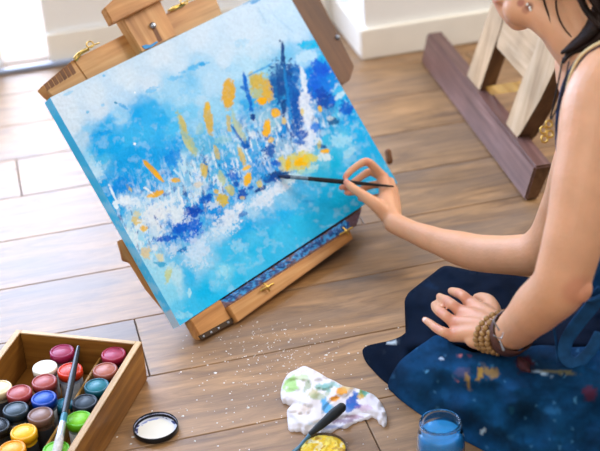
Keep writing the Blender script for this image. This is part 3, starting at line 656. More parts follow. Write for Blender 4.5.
# brush lying over the pots
def brushlike(name, label, P0, P1, prof, parts, cat='paintbrush'):
    """P0 handle end, P1 bristle tip; parts: (name, t0, t1, radius list, material)"""
    t = tag(empty(name, P0), label, cat)
    ax = (P1 - P0)
    for nm, t0, t1, rr, m in parts:
        mb = MB(); k = len(rr); mb.loft([P0 + ax * (t0 + (t1 - t0) * i / (k - 1)) for i in range(k)], rr, 14, 3)
        mb.build(nm, m, t, True)
    return t
M_black = mat('black_lacquer', '15161A', .25, spec=.6)
M_brist = mat('white_bristles', 'C9C4BE', .8, var=.2, vscale=200, bump=.5, bscale=700)
M_teal = mat('teal_wrap', '2A7A8E', .4, var=.2, vscale=90)
M_ferr = mat('pale_ferrule', 'B7BEC8', .3, metal=.8, var=.1)
brushlike('paintbrush', 'black-handled brush with pale bristles lying across the paint pots in the box', at(78.3, 347.5, .088), at(54.5, 463, .079), None,
   [('handle', 0, .60, [.0036, .0048, .0060, .0060, .0054], M_black), ('wrap', .60, .68, [.0050, .0056, .0058], M_teal),
    ('ferrule', .68, .80, [.0058, .0062, .0066], M_ferr), ('bristles', .80, 1.0, [.0066, .0074, .0072, .0050], M_brist)])

# ------------------------------------------------------------------ LIDS, JAR, RAG ON THE FLOOR
M_blk = mat('black_lid_plastic', '17171C', .3, spec=.5)
def paint_disc(seed, rad, z, f_col, hfun=None):
    v = [Vector((0, 0, z))]; f = []; nr, na = 34, 90; cols = [f_col(0, 0)]
    for i in range(1, nr + 1):
        for k in range(na):
            r = rad * i / nr; a = 2 * PI * k / na; x, y = r * math.cos(a), r * math.sin(a)
            v.append(Vector((x, y, z + (hfun(x, y) if hfun else 0)))); cols.append(f_col(x, y))
    for k in range(na): f.append((0, 1 + k, 1 + (k + 1) % na))
    for i in range(nr - 1):
        for k in range(na): f.append((1 + i * na + k, 1 + (i + 1) * na + k, 1 + (i + 1) * na + (k + 1) % na, 1 + i * na + (k + 1) % na))
    me = mesh_from(v, f); set_col(me, np.array(cols)); return me
def N1(x, y, s, fr, oc=3): return float(fbm(np.array([x]), np.array([y]), s, fr, oc)[0])
P = at(156.3, 431, .0)
lidw = tag(empty('jar_lid', (0, 0, 0)), 'upturned black jar lid holding white paint, on the floor beside the paint box', 'lid')
rL = .0372
mb = MB(); mb.lathe([(0, .0008), (rL - .002, .0008), (rL, .003), (rL, .0112), (rL - .0008, .012), (rL - .0016, .0112), (rL - .0022, .004), (rL - .004, .0028), (0, .0028)], n=64); mb.build('lid_shell', M_blk, lidw, True)
def wcol(x, y):
    r = math.hypot(x, y) / rL; a = N1(x, y, 5, 90)
    c = lina('E9E3D4')
    if r > .80 and y > -.3 * rL: 
        c = lina('D8DCEC') if a > .48 else lina('2A3470')
    elif r > .7 and y > .3 * rL: c = lina('8C98CC') if a > .55 else lina('E2E0E0')
    return c
link_mesh('white_paint', paint_disc(1, rL - .0028, .0036, wcol), mat('wet_paint', 'attr', .3, spec=.5), lidw, True)
mb = MB(); v = []; f = []; n = 80
for k in range(n + 1):
    a = .1 + (PI * .95) * k / n
    for zz in (.004, .0105 - .004 * abs(N1(k * .2, 0, 8, 1) - .3)): v.append(Vector(((rL - .0019) * math.cos(a), (rL - .0019) * math.sin(a), zz)))
for k in range(n): f.append((2 * k, 2 * k + 2, 2 * k + 3, 2 * k + 1))
mb.add(v, f); mb.build('paint_smear', mat('lavender_smear', 'C8CCE8', .35, var=.25, vscale=150), lidw, True)
lidw.location = (P.x, P.y, .0002)
P = at(323, 452, .0)
lidy = tag(empty('jar_lid', (0, 0, 0)), 'shallow lid heaped with yellow paint, in front of the stained rag', 'lid')
rY = .0385
mb = MB(); mb.lathe([(0, .0008), (rY - .002, .0008), (rY, .003), (rY, .0085), (rY - .0008, .0092), (rY - .0016, .0085), (rY - .0022, .004), (0, .003)], n=64); mb.build('lid_shell', mat('brown_lid', '5A4636', .5, var=.3, vscale=60), lidy, True)
def ycol(x, y):
    a = N1(x, y, 15, 60, 4); b_ = N1(x, y, 25, 90, 3)
    if a < .40: return lina('F2E8B8')
    if b_ > .66: return lina('C8A040')
    return lina('F2D03C') if a < .56 else lina('F5DE62')
def yh(x, y):
    r = math.hypot(x, y) / rY; return max(0, (N1(x, y, 15, 60, 4) - .3)) * .022 * (1 - r ** 4)
link_mesh('yellow_paint', paint_disc(2, rY - .0025, .0042, ycol, yh), mat('thick_yellow_paint', 'attr', .4, spec=.5, bump=.3, bscale=200), lidy, True)
lidy.location = (P.x, P.y, .0002)

# glass jar of blue water
M_glass = mat('clear_glass', 'F4FAFF', .03, trans=1, ior=1.35, spec=.5)
M_water = mat('blue_water', '3C9CDC', .12, spec=.5, var=.10, vscale=40)
P = at(440.3, 421.5, .098)
jar = tag(empty('glass_jar', (0, 0, 0)), 'small glass jar of bright blue rinsing water on the floor below the apron', 'jar')
jr = .0305
mb = MB()
mb.lathe([(0, .001), (.031, .001), (.0355, .004), (.0365, .010), (.0365, .066), (.035, .076), (.0305, .083), (.0298, .086), (jr + .0012, .088), (jr + .0016, .092), (jr + .001, .097), (jr - .0005, .0985), (jr - .002, .097),
          (jr - .0025, .090), (.0280, .084), (.0330, .075), (.0345, .066), (.0345, .012), (.032, .0055), (0, .0055)], n=64)
mb.build('glass_shell', M_glass, jar, True)
mb = MB(); mb.lathe([(0, .006), (.0315, .006), (.0340, .012), (.0340, .066), (.0326, .0745), (.0305, .0775), (.0295, .0778), (0, .0775)], n=64); mb.build('blue_water', M_water, jar, True)
jar.location = (P.x, P.y, .0002)

# ---------- generic cloth draped from outline + height control
def drape(outline, ctrl, zfun, step=3.0, skirt=True, inset=.985):
    """outline: (px,py) polygon; zfun(px,py)->height. Returns verts, faces, pixel positions"""
    out = []
    n = len(outline)
    for i in range(n):
        p0, p1, p2, p3 = (np.array(outline[(i + k) % n][:2], float) for k in (-1, 0, 1, 2))
        L = np.linalg.norm(p2 - p1); m = max(1, int(L / step))
        for k in range(m):
            t = k / m
            out.append(tuple(.5 * ((2 * p1) + (p2 - p0) * t + (2 * p0 - 5 * p1 + 4 * p2 - p3) * t * t + (3 * p1 - p0 - 3 * p2 + p3) * t ** 3)))
    pts = [Vector(p) for p in out]; m = len(pts)
    A = np.array(out)
    def inside(x, y):
        c = False; j = m - 1
        for i in range(m):
            xi, yi = A[i]; xj, yj = A[j]
            if (yi > y) != (yj > y) and x < (xj - xi) * (y - yi) / (yj - yi) + xi: c = not c
            j = i
        return c
    x = A[:, 0].min()
    while x < A[:, 0].max():
        y = A[:, 1].min()
        while y < A[:, 1].max():
            q = (x + random.uniform(-.2, .2) * step, y + random.uniform(-.2, .2) * step)
            if inside(*q) and np.min(np.hypot(A[:, 0] - q[0], A[:, 1] - q[1])) > step * .55: pts.append(Vector(q))
            y += step
        x += step
    r = delaunay_2d_cdt(pts, [], [list(range(m))], 1, 1e-5)
    V = r[0]; Fc = [tuple(f) for f in r[2]]; pix = [(v.x, v.y) for v in V]
    verts = [at(px, py, zfun(px, py)) for px, py in pix]
    return verts, Fc, pix, m
def idw(ctrl, p=2.0, eps=20.):
    C = np.array(ctrl, float)
    def f(x, y):
        d = (C[:, 0] - x) ** 2 + (C[:, 1] - y) ** 2 + eps; w = 1 / d ** p; return float((w * C[:, 2]).sum() / w.sum())
    return f
def cloth_obj(name, verts, faces, m, cols, mt, parent, skirt_z=None, thick=0):
    me = mesh_from(verts, faces)
    bm = bmesh.new(); bm.from_mesh(me)
    # upward facing
    bmesh.ops.recalc_face_normals(bm, faces=bm.faces)
    if sum(f.normal.z * f.calc_area() for f in bm.faces) < 0: bmesh.ops.reverse_faces(bm, faces=bm.faces)
    if skirt_z is not None:
        be = [e for e in bm.edges if e.is_boundary]
        r = bmesh.ops.extrude_edge_only(bm, edges=be)
        nv = [g for g in r['geom'] if isinstance(g, bmesh.types.BMVert)]
        cx = sum((v.co.x for v in nv)) / len(nv); cy = sum((v.co.y for v in nv)) / len(nv)
        for v in nv:
            dz = v.co.z - skirt_z
            v.co.z = skirt_z
    bm.to_mesh(me); bm.free()
    cc = np.array(cols)
    if len(me.vertices) > len(cc):
        # skirt verts take the colour of the nearest original vertex
        co_ = coords(me); ex = co_[len(cc):]
        idx = [int(np.argmin(((co_[:len(cc), :2] - e[:2]) ** 2).sum(1))) for e in ex]
        cc = np.vstack([cc, cc[idx]])
    set_col(me, cc)
    return link_mesh(name, me, mt, parent, True)

# stained rag
RAG = [(303.5, 366), (296, 369.5), (289, 373), (284.5, 379), (282, 385), (280.8, 391), (281, 396), (285, 401), (292, 403.5), (289.5, 407), (287, 411), (287.5, 420), (289, 428.5), (294, 429.5), (300, 429), (308, 431), (318, 433), (326, 432), (340, 427), (353, 422.5), (364, 418.5), (372, 415.5), (377, 417.5), (381, 422.5), (385.5, 423.5), (386.6, 416), (383, 406), (375.5, 396), (366, 391.5), (355, 388), (344, 386), (335, 381), (328, 378), (318, 372), (310, 368)]
rz = idw([(303, 372, .012), (290, 388, .014), (300, 385, .02), (310, 395, .024), (296, 403, .010), (305, 405, .022), (300, 415, .018), (290, 422, .008), (315, 415, .02), (325, 400, .018), (340, 395, .016), (355, 395, .014), (330, 385, .012), (345, 412, .012), (365, 403, .016), (376, 404, .02), (383, 414, .012), (360, 415, .006), (320, 428, .006)], 2, 10)
def rag_z(x, y):
    b = rz(x, y)
    n = N1(x * .9 + y * .3, y, 33, .05, 2) - .5; r = abs(N1(x * .6 + y * .5 + 9, y * 1.2 - x * .3, 43, .075, 2) - .5)
    d = min(math.hypot(x - a, y - c) for a, c in RAG); e = min(1, d / 6)
    return .0025 + max(0, b + n * .022 - max(0, .10 - r) * .06) * (.35 + .65 * e) * .8
def rag_col(x, y):
    n = N1(x, y, 51, .12, 4); n2 = N1(x, y, 61, .2, 4)
    c = lina('E6E1E6') * (.92 + .12 * n2)
    def sp(cx, cy, rx, ry, h, op=.9, rg=1.2):
        nonlocal c
        d = math.hypot((x - cx) / rx, (y - cy) / ry) + (n2 - .5) * rg * 1.6
        k = float(sst(1.1, .8, d)) * op; c = c * (1 - k) + lina(h) * k
    sp(291, 384, 8, 8, 'A4D478', .85); sp(300, 378, 6, 4, 'BCD8A0', .6); sp(307, 386, 5, 5, '8CA070', .7)
    sp(314, 392, 6, 5, 'C4BC80', .7); sp(322, 388, 9, 4, '7CB4A8', .75); sp(330, 385, 8, 4, '84C0C0', .75); sp(320, 396, 9, 4, '98AC80', .6)
    sp(334, 399, 5, 3, 'E49A1C', .95, .8); sp(341, 391, 6, 3, 'E8A020', .95, .8); sp(347, 387, 4, 3, 'D8B050', .7)
    sp(326, 406, 4.5, 8, '34A0DC', .9, .8); sp(333, 409, 5, 4, '58B0D8', .7); sp(354, 402, 7, 6, '1C58B4', .95, 1.2); sp(349, 408, 6, 4, '2A70C0', .85); sp(356, 396, 3, 5, '2468B8', .9)
    sp(362, 393, 4, 4, '78A040', .85); sp(366, 391, 3, 3, '60B0A8', .8); sp(360, 397, 3, 3, 'D8A83C', .8)
    sp(338, 421, 15, 2.4, '6A3474', .6, .9); sp(352, 417, 10, 2, '8C3C78', .55, .9); sp(330, 427, 14, 2, '3C6CB4', .55, .9); sp(316, 424, 10, 3, 'A8C4DC', .5); sp(300, 410, 9, 6, 'E2D0C0', .6); sp(372, 402, 6, 6, 'D4CCDC', .5); sp(365, 408, 8, 3, 'C890B8', .4)
    return c
v, f, px_, m_ = drape(RAG, None, rag_z, 1.5)
cols = [rag_col(*q) for q in px_]
P = at(325, 402, 0)
rag = tag(empty('rag', (P.x, P.y, 0)), 'crumpled white rag stained with green, blue and orange paint', 'rag')
ro = cloth_obj('cloth', v, f, m_, cols, mat('rag_cotton', 'attr', .85, bump=.3, bscale=500, sheen=.2), rag, skirt_z=.0006)
# palette knife across the rag
pk0 = at(341.5, 407.5, .036); pk1 = at(311, 433.5, .022); ax_ = (pk1 - pk0)
pk = tag(empty('palette_knife', pk0), 'palette knife with a thick black handle resting on the stained rag', 'palette knife')
mb = MB(); mb.loft([pk0, pk0 + ax_ * .25, pk0 + ax_ * .6, pk1], [.0078, .0088, .0070, .0046], 16, 4, asp=[.85] * 4); mb.build('handle', mat('worn_black_handle', '22262A', .45, var=.35, vscale=70), pk, True)
mb = MB(); a = pk1; b = at(299.5, 446.5, .012); c_ = at(294, 451.5, .007)
mb.loft([a, a.lerp(b, .5), b, c_], [.0034, .0026, .0024, .0036], 12, 4, asp=[.8, .7, .5, .3]); mb.build('blade', mat('knife_steel', '5E8296', .3, metal=.7, var=.25, vscale=90), pk, True)

# paint specks spilt on the boards (nobody could count them)
mb = MB(); rs = random.Random(3)
def fleck(x, y, r):
    c = at(x, y, .0004); n = rs.randint(5, 8); a0 = rs.random() * 6
    t = [c + Vector((math.cos(a0 + 2 * PI * k / n) * r * rs.uniform(.6, 1.2), math.sin(a0 + 2 * PI * k / n) * r * rs.uniform(.6, 1.2), 0)) for k in range(n)]
    mb.add(t + [c + AZ * r * .5], [(k, (k + 1) % n, n) for k in range(n)])
for i in range(420):
    if rs.random() < .6: x, y = rs.gauss(272, 32), rs.gauss(352, 20)
    else: x, y = rs.uniform(175, 400), rs.uniform(325, 450)
    if y < 318 or (x < 235 and y < 335) or x > 470: continue
    fleck(x, y, abs(rs.gauss(.0006, .0005)) + .0004)
for x, y, r in ((248, 407.5, .0032), (215.5, 373, .003), (237, 371.5, .002), (326, 355, .003), (336, 353, .0024), (232, 400, .0022), (230, 393.5, .0018), (224, 383, .0016), (258, 384, .0016), (268, 395, .0018), (233, 422, .0018), (218, 446, .002), (268, 347, .0016), (310, 325, .0018), (183, 416, .0028), (133, 437, .003), (131, 444, .002), (117, 437, .002), (181, 372, .002), (386, 389, .0022), (152, 411, .0018), (358, 353, .0014), (204, 390, .0016), (212, 396, .0015), (247, 385, .0014)):
    fleck(x, y, r)
tag(mb.build('paint_specks', mat('white_paint_flecks', 'EFEDEA', .6), None), 'tiny white paint flecks scattered over the floorboards before the easel', 'paint specks', kind='stuff')

# ------------------------------------------------------------------ STUDIO EASEL BEHIND (dark runner, pale A-frame)
M_run = wood('runner_walnut', '5A3E38', '77564E', '92726C', rough=.36, bump=.1, spec=.6)
M_pale = wood('pale_frame_wood', 'A88A68', 'C2A582', 'D6BE9E', rough=.5, bump=.08)
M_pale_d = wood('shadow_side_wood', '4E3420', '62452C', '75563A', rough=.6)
rA, rB = at(421, 63, 0), at(524.5, 201.5, 0); rd = (rB - rA).normalized(); rn = Vector((-rd.y, rd.x, 0));
if rn.x < 0: rn = -rn
rh = .078; wr = .040
stu = tag(empty('studio_easel', (rA + rB) / 2), 'large easel foot with dark wooden runner and pale angled legs by the wall', 'easel')
mb = MB(); b = [rA, rB, rB + rn * .030, rA + rn * .030]; b = [p + AZ * .001 for p in b]
q0 = at(427, 33, rh); q1 = at(535, 167, rh)
mb.hexa(b, [q0, q1, q1 + rn * wr, q0 + rn * wr]); run = mb.build('runner', M_run, stu, bevel=.004, grain=rd)
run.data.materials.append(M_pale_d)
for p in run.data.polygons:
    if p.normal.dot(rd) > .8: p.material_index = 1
# knots
for x, y, r in ((452, 98, .006), (505, 165, .004)):
    c = at(x, y, 0); 
# plane of the pale frame: over the runner's middle, leaning a little to the right
fo = at(427, 33, rh) + rn * (wr * .45) + AZ * .001
lean = (AZ + rn * .25).normalized(); fn = rd.cross(lean).normalized()
if fn.dot(CP - fo) < 0: fn = -fn
def onf(x, y, off=0.0):
    d = ray(x, y); O = fo + fn * off; return CP + d * ((O - CP).dot(fn) / d.dot(fn))
def fpart(name, pix, n1, n0, m=M_pale, g=lean, bev=.002):
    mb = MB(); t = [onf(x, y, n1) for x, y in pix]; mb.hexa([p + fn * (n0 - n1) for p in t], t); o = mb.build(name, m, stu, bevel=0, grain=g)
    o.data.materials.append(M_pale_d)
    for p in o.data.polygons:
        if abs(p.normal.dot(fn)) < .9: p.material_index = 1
    return o
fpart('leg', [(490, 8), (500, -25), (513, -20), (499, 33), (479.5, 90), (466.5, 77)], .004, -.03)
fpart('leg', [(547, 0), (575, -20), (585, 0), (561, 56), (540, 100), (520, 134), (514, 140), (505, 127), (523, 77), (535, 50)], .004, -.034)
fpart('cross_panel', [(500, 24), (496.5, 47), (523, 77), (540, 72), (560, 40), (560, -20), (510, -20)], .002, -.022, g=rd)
mb = MB(); mb.loft([onf(474, 93, -.022), onf(500, 89, -.022), onf(528, 85, -.022)], [.015, .015, .015], 4, 2); mb.build('stretcher', wood('yellow_stretcher', 'A0742E', 'BC8C40', 'CFA458', rough=.4), stu, grain=rd)

# ------------------------------------------------------------------ THE PAINTER
def atd(px, py, d): return CP + ray(px, py) * d
def dep(P): return (Vector(P) - CP).dot(cf)
LS = atd(612, 82, 1.955); LW = at(508, 336, .190)
S2 = Vector((.49, 2.05, .42)); E2 = at(533, 255, .115); W2 = onp(394, 223, .105)
person = tag(empty('person', (.62, 1.86, 0)), 'woman in a paint-stained denim apron kneeling and painting with her right hand', 'person')
body = MB()
# left arm (nearest the camera)
body.loft([LS, atd(600, 108, 1.94), atd(588, 170, 1.93), atd(576, 228, 1.93), atd(566, 266, 1.94), atd(558, 288, 1.955), atd(540, 305, 2.0), atd(522, 323, 2.07), LW],
          [.052, .0535, .0475, .0425, .0405, .0395, .0375, .0315, .0265], 28, 5)
body.ell(atd(578, 288, 1.935), .020, .022, .022)            # elbow point
# right arm
d1_, d2_ = dep(W2), dep(E2)
def mid(t): return d1_ + (d2_ - d1_) * t
body.loft([W2, atd(411, 231, mid(.13)), atd(433, 239.5, mid(.29)), atd(466, 250, mid(.52)), atd(496, 256, mid(.74)), E2],
          [.0205, .0205, .0245, .0330, .0375, .0385], 26, 5)
body.loft([E2, atd(549, 238, d2_ - .02), atd(563, 205, d2_ - .06), atd(580, 160, dep(S2) + .03), S2], [.0385, .037, .0375, .043, .052], 26, 5)
# torso, shoulders, neck
sh = (S2 - LS).normalized()
body.loft([(.478, 1.93, .52), (.51, 1.92, .45), (.57, 1.90, .34), (.66, 1.88, .23), (.74, 1.87, .14)], [.11, .135, .12, .135, .16], 32, 4, asp=[.62, .62, .7, .8, .75], side=sh)
NB = Vector((.470, 1.915, .555))
body.loft([LS + Vector((.0, .0, -.005)), LS.lerp(NB, .5) + Vector((.01, 0, .0)), NB, NB.lerp(S2, .5), S2], [.050, .052, .058, .052, .050], 22, 4)
# head frame
hf = (R_ * -.93 - U_ * .30 + (-cf) * .10).normalized(); hu = (R_ * -.30 + U_ * .93 + (-cf) * .12); hu = (hu - hf * hu.dot(hf)).normalized(); hs = hf.cross(hu).normalized()
if hs.dot(-cf) < 0: hs = -hs
CHD = 2.095
chin = atd(508.5, 26, CHD)
HO = chin + hu * .112 - hf * .088
def hp(f, u, s=0.0): return HO + hf * f + hu * u + hs * s
HX = (hf, hs, hu)
body.ell(hp(-.012, .022), .098, .076, .088, HX, 32, 20)
body.ell(hp(.035, -.030), .056, .060, .080, HX, 28, 18)
body.ell(hp(.040, -.082), .046, .046, .030, HX)
body.loft([hp(-.015, -.055, .052), hp(.02, -.084, .044), hp(.062, -.104, .018), hp(.070, -.106, 0)], [.020, .018, .018, .018], 16, 4)
body.loft([hp(-.015, -.055, -.052), hp(.02, -.084, -.044), hp(.062, -.104, -.018), hp(.070, -.106, 0)], [.020, .018, .018, .018], 16, 4)
body.ell(hp(.074, -.100), .018, .022, .017, HX)
body.loft([atd(520, 8, 2.075), atd(537, 11, 2.065), atd(556, 24, 2.055), atd(571, 40, 2.05), atd(590, 54, 2.04)], [.026, .028, .030, .031, .036], 22, 4)
body.loft([atd(500, -16, 2.10), atd(507, 5, 2.10), atd(514, 15, 2.095)], [.020, .0175, .017], 20, 4)
for s in (-1, 1):
    body.ell(hp(.058, -.036, s * .034), .028, .026, .026, HX)
    body.ell(hp(.045, -.07, s * .032), .030, .022, .028, HX)
    body.ell(hp(.083, .022, s * .028), .012, .022, .008, HX)
    body.loft([hp(-.012, .012, s * .074), hp(-.018, .0, s * .082), hp(-.012, -.022, s * .078)], [.010, .012, .008], 12, 4)
body.loft([hp(.088, .012), hp(.104, -.016), hp(.112, -.030)], [.007, .010, .0115], 14, 4)
body.ell(hp(.100, -.036, .011), .009, .008, .007, HX); body.ell(hp(.100, -.036, -.011), .009, .008, .007, HX)
body.ell(hp(.088, -.059), .012, .024, .0058, HX); body.ell(hp(.087, -.071), .012, .021, .0062, HX)
body.loft([hp(.030, -.070), hp(.016, -.098), atd(577, 36, 2.065), NB], [.036, .038, .046, .054], 24, 5)
body.loft([hp(-.035, -.045), hp(-.040, -.085), NB.lerp(hp(-.040, -.085), .45), NB + Vector((0, 0, -.01))], [.052, .050, .050, .060], 26, 5)
# ---- right hand, gripping the brush near the lower right of the canvas
def chain(js, rr, n=14): body.loft(js, rr, n, 4)
rh_ = lambda x, y, n: onp(x, y, n)
mI, mM, mR, mP = rh_(383, 178, .066), rh_(389.5, 183, .056), rh_(393, 190, .048), rh_(394, 198, .044)
for q, r in ((mI, .0125), (mM, .012), (mR, .0115), (mP, .011)):
    body.loft([W2, W2.lerp(q, .5), q], [.0165, .0150, r], 16, 4)
body.loft([W2, rh_(386, 205, .085), rh_(388, 190, .062)], [.018, .021, .013], 18, 4)
chain([mI, rh_(375, 168, .075), rh_(366.5, 161.6, .080), rh_(357, 166, .072), rh_(350, 171.5, .064), rh_(345.3, 177.0, .058)], [.0115, .0088, .0084, .0074, .0070, .0060])
chain([mM, rh_(378, 175, .058), rh_(369, 172, .056), rh_(358, 179, .048), rh_(349, 185, .043), rh_(341.5, 187.5, .040)], [.0105, .0086, .0082, .0072, .0068, .0058])
chain([mR, rh_(382, 185, .044), rh_(372, 185, .040), rh_(360, 190, .036), rh_(352, 192.5, .034), rh_(346.5, 192.8, .033)], [.0100, .0082, .0078, .0068, .0064, .0056])
chain([mP, rh_(386, 196, .038), rh_(377, 197, .034), rh_(367, 199, .032), rh_(360, 199, .031)], [.0092, .0072, .0068, .0060, .0050])
chain([rh_(387, 215, .095), rh_(378, 206, .094), rh_(368, 199, .088), rh_(360, 193, .080), rh_(352, 187.5, .070), rh_(346.3, 182.3, .062)], [.0160, .0145, .0115, .0095, .0086, .0066])
# ---- left hand, resting palm-down on the knee
lh = lambda x, y, z: at(x, y, z)
kP, kR, kM, kI = lh(453, 335, .166), lh(455, 323, .176), lh(461, 312, .180), lh(470, 303, .178)
for q, r in ((kP, .0115), (kR, .0120), (kM, .0122), (kI, .0118)):
    body.loft([LW, LW.lerp(q, .5) + AZ * .004, q], [.0185, .0160, r], 16, 4)
body.ell(lh(478, 339, .172), .021, .019, .015)
body.loft([LW, lh(480, 325, .184), lh(464, 321, .176)], [.021, .0225, .0150], 18, 4, asp=[.8, .7, .7])
chain([kP, lh(445, 332.5, .171), lh(437.5, 328.8, .166), lh(430.5, 323.5, .160), lh(424.8, 319.6, .155)], [.0098, .0082, .0078, .0066, .0054])
chain([kR, lh(447, 317, .182), lh(440.5, 312, .178), lh(436, 308, .166), lh(434.5, 304.5, .156)], [.0102, .0088, .0086, .0078, .0064])
chain([kM, lh(454, 306, .188), lh(447, 301, .184), lh(442, 298.8, .170), lh(439.5, 296.6, .158)], [.0106, .0090, .0088, .0080, .0064])
chain([kI, lh(465, 297.5, .186), lh(459, 293.5, .182), lh(454, 292, .168), lh(451, 290.8, .158)], [.0106, .0090, .0086, .0078, .0062])
chain([lh(492, 324, .186), lh(493, 312, .182), lh(489, 302, .176), lh(482, 298.5, .168), lh(477, 298, .160)], [.0160, .0140, .0118, .0105, .0080])

me = fixn(mesh_from(body.v, body.f))
tmp = bpy.data.objects.new('tmp', me); COL.objects.link(tmp)
md = tmp.modifiers.new('r', 'REMESH'); md.mode = 'VOXEL'; md.voxel_size = .0024
ms = tmp.modifiers.new('s', 'SMOOTH'); ms.factor = .5; ms.iterations = 5
dg = bpy.context.evaluated_depsgraph_get(); dg.update()
bme = bpy.data.meshes.new_from_object(tmp.evaluated_get(dg)); bpy.data.objects.remove(tmp)
bc = coords(bme)
sk = lina('DDA884'); nz = fbm(bc[:, 0] * 1 + bc[:, 2] * .7, bc[:, 1] + bc[:, 2] * .3, 71, 28, 4)
cc = sk[None] * (.92 + .16 * nz[:, None])
def tint(P, r, h, op, soft=.5):
    global cc
    d = np.linalg.norm(bc - np.array(P), axis=1); k = (sst(r, r * soft, d) * op)[:, None]
    cc = cc * (1 - k) + lina(h) * k
for q in (kP, kR, kM, kI): tint(q + AZ * .008, .018, 'D08A70', .5)
for q in ((440.5, 312, .186), (447, 301, .19), (459, 293.5, .188), (438, 328, .172)): tint(at(*q), .014, 'D28A74', .5)
tint(mI, .018, 'D48C72', .5); tint(rh_(366.5, 161.6, .08), .014, 'D88A74', .55); tint(rh_(345.3, 177, .058), .012, 'DA8E7C', .6)
for q in ((341.5, 187.5, .04), (346.5, 192.8, .033), (346.3, 182.3, .062)): tint(rh_(*q), .014, 'DC8E7E', .65)
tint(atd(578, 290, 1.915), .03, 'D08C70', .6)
tint(at(465, 320, .175), .07, 'CC8468', .38, .3); tint(onp(378, 188, .06), .06, 'D08E72', .3, .3)
# nails
tint(rh_(344.6, 180.6, .069), .0052, 'F4D6CC', .95, .7); tint(at(424, 319.2, .160), .0048, 'F6DCD2', .95, .7)
tint(at(434, 304, .162), .0045, 'EFC8BC', .7, .7)
# arm: warm shade inside the elbow, tendon creases at right elbow
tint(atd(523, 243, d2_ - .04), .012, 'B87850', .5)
# mouth: lip colour, dark corner
tint(hp(.094, -.060), .020, 'B4665C', .3); tint(hp(.094, -.071), .019, 'B4665C', .3)
def surf(px, py):
    v = bc - np.array(CP); dp = v @ np.array(cf)
    x = 300 + F * (v @ np.array(R_)) / dp; y = 225.5 - F * (v @ np.array(U_)) / dp
    k = np.where((np.abs(x - px) < 2) & (np.abs(y - py) < 2))[0]
    return Vector(bc[k[np.argmin(dp[k])]]) if len(k) else atd(px, py, 2.0)
MC = surf(527, 5); MC2 = surf(523, 3)
tint(MC, .0085, '70402F', .85, .4); tint(surf(524, 9), .008, '9C5C48', .5); tint(surf(519, 2), .008, '9A4C42', .7)
set_col(bme, np.clip(cc, 0, 1))
M_skin = mat('skin', 'attr', .42, spec=.45, sss=.25, var=.04, vscale=40, bump=.3, bscale=190)
bme.materials.clear(); bme.materials.append(M_skin)
link_mesh('body', bme, None, person, True)
# teeth glimpsed at the corner of the smile, eyes
mb = MB()
for x_, y_ in ((525.5, 3.5), (528, 6), (528.5, 9)): mb.ell(surf(x_, y_), .0019, .0017, .0021, HX, 10, 8)
mb.build('teeth', mat('tooth_white', 'F4F0EA', .25), person, True)
for s in (-1, 1):
    mb = MB(); mb.ell(hp(.076, .006, s * .029), .0125, .0125, .0125, HX); e_ = mb.build('eye', mat('eye_white', 'EDE8E2', .15), person, True)
    mb = MB(); mb.ell(hp(.087, .004, s * .030), .003, .0055, .0055, HX); mb.build('iris', mat('iris_brown', '4A2C18', .15), e_, True)
    mb = MB(); mb.loft([hp(.088, .026, s * .014), hp(.088, .032, s * .03), hp(.072, .028, s * .048)], [.002, .003, .0015], 8, 4); mb.build('eyebrow', mat('brow_hair', '2A1A12', .7), person, True)

# hair: cap plus locks that fall past the cheek
M_hair = mat('dark_brown_hair', '24150E', .5, spec=.25, var=.5, vscale=60, bump=.8, bscale=260)
mb = MB(); mb.ell(hp(-.026, .034), .100, .082, .090, HX, 36, 22); mb.ell(hp(-.058, -.02), .068, .078, .085, HX, 30, 18)
mb.loft([hp(-.06, -.03), hp(-.075, -.09), hp(-.08, -.15), hp(-.07, -.20)], [.066, .058, .042, .018], 20, 5, asp=[1, .9, .8, .7])
hair = mb.build('hair', M_hair, person, True)
def lock(pts, rr, asp=.5, name='hair_lock'):
    mb = MB(); mb.loft(pts, rr, 12, 5, asp=[asp] * len(rr)); return mb.build(name, M_hair, hair, True)
dn = 2.0
lock([atd(612, -50, dn + .02), atd(607, -12, dn), atd(600, 14, dn), atd(590, 31, dn + .0), atd(577, 43, dn + .01), atd(563, 52, dn + .02)], [.020, .021, .019, .015, .0105, .004], .6)
lock([atd(640, -20, dn + .02), atd(624, 10, dn), atd(606, 30, dn), atd(588, 43, dn + .01), atd(570, 53, dn + .02), atd(564, 62, dn + .02)], [.026, .025, .018, .013, .007, .003], .6)
lock([atd(541, -40, 2.03), atd(543, -5, 2.03), atd(549, 16, 2.03), atd(556, 34, 2.03), atd(565, 48, 2.035)], [.003, .0026, .0022, .0018, .0012], .5)
lock([atd(560, -30, 2.01), atd(556, 0, 2.01), atd(559, 18, 2.02), atd(567, 32, 2.02), atd(578, 42, 2.02)], [.003, .0022, .0018, .0015, .0012], .5)
lock([atd(575, -40, 2.0), atd(578, -12, 1.995), atd(585, 8, 1.99), atd(600, 26, 1.985), atd(618, 34, 1.98)], [.012, .010, .009, .008, .006], .5)
lock([atd(566, -60, 2.0), atd(580, -30, 1.99), atd(592, -5, 1.99), atd(604, 15, 1.99)], [.020, .022, .014, .008], .4)

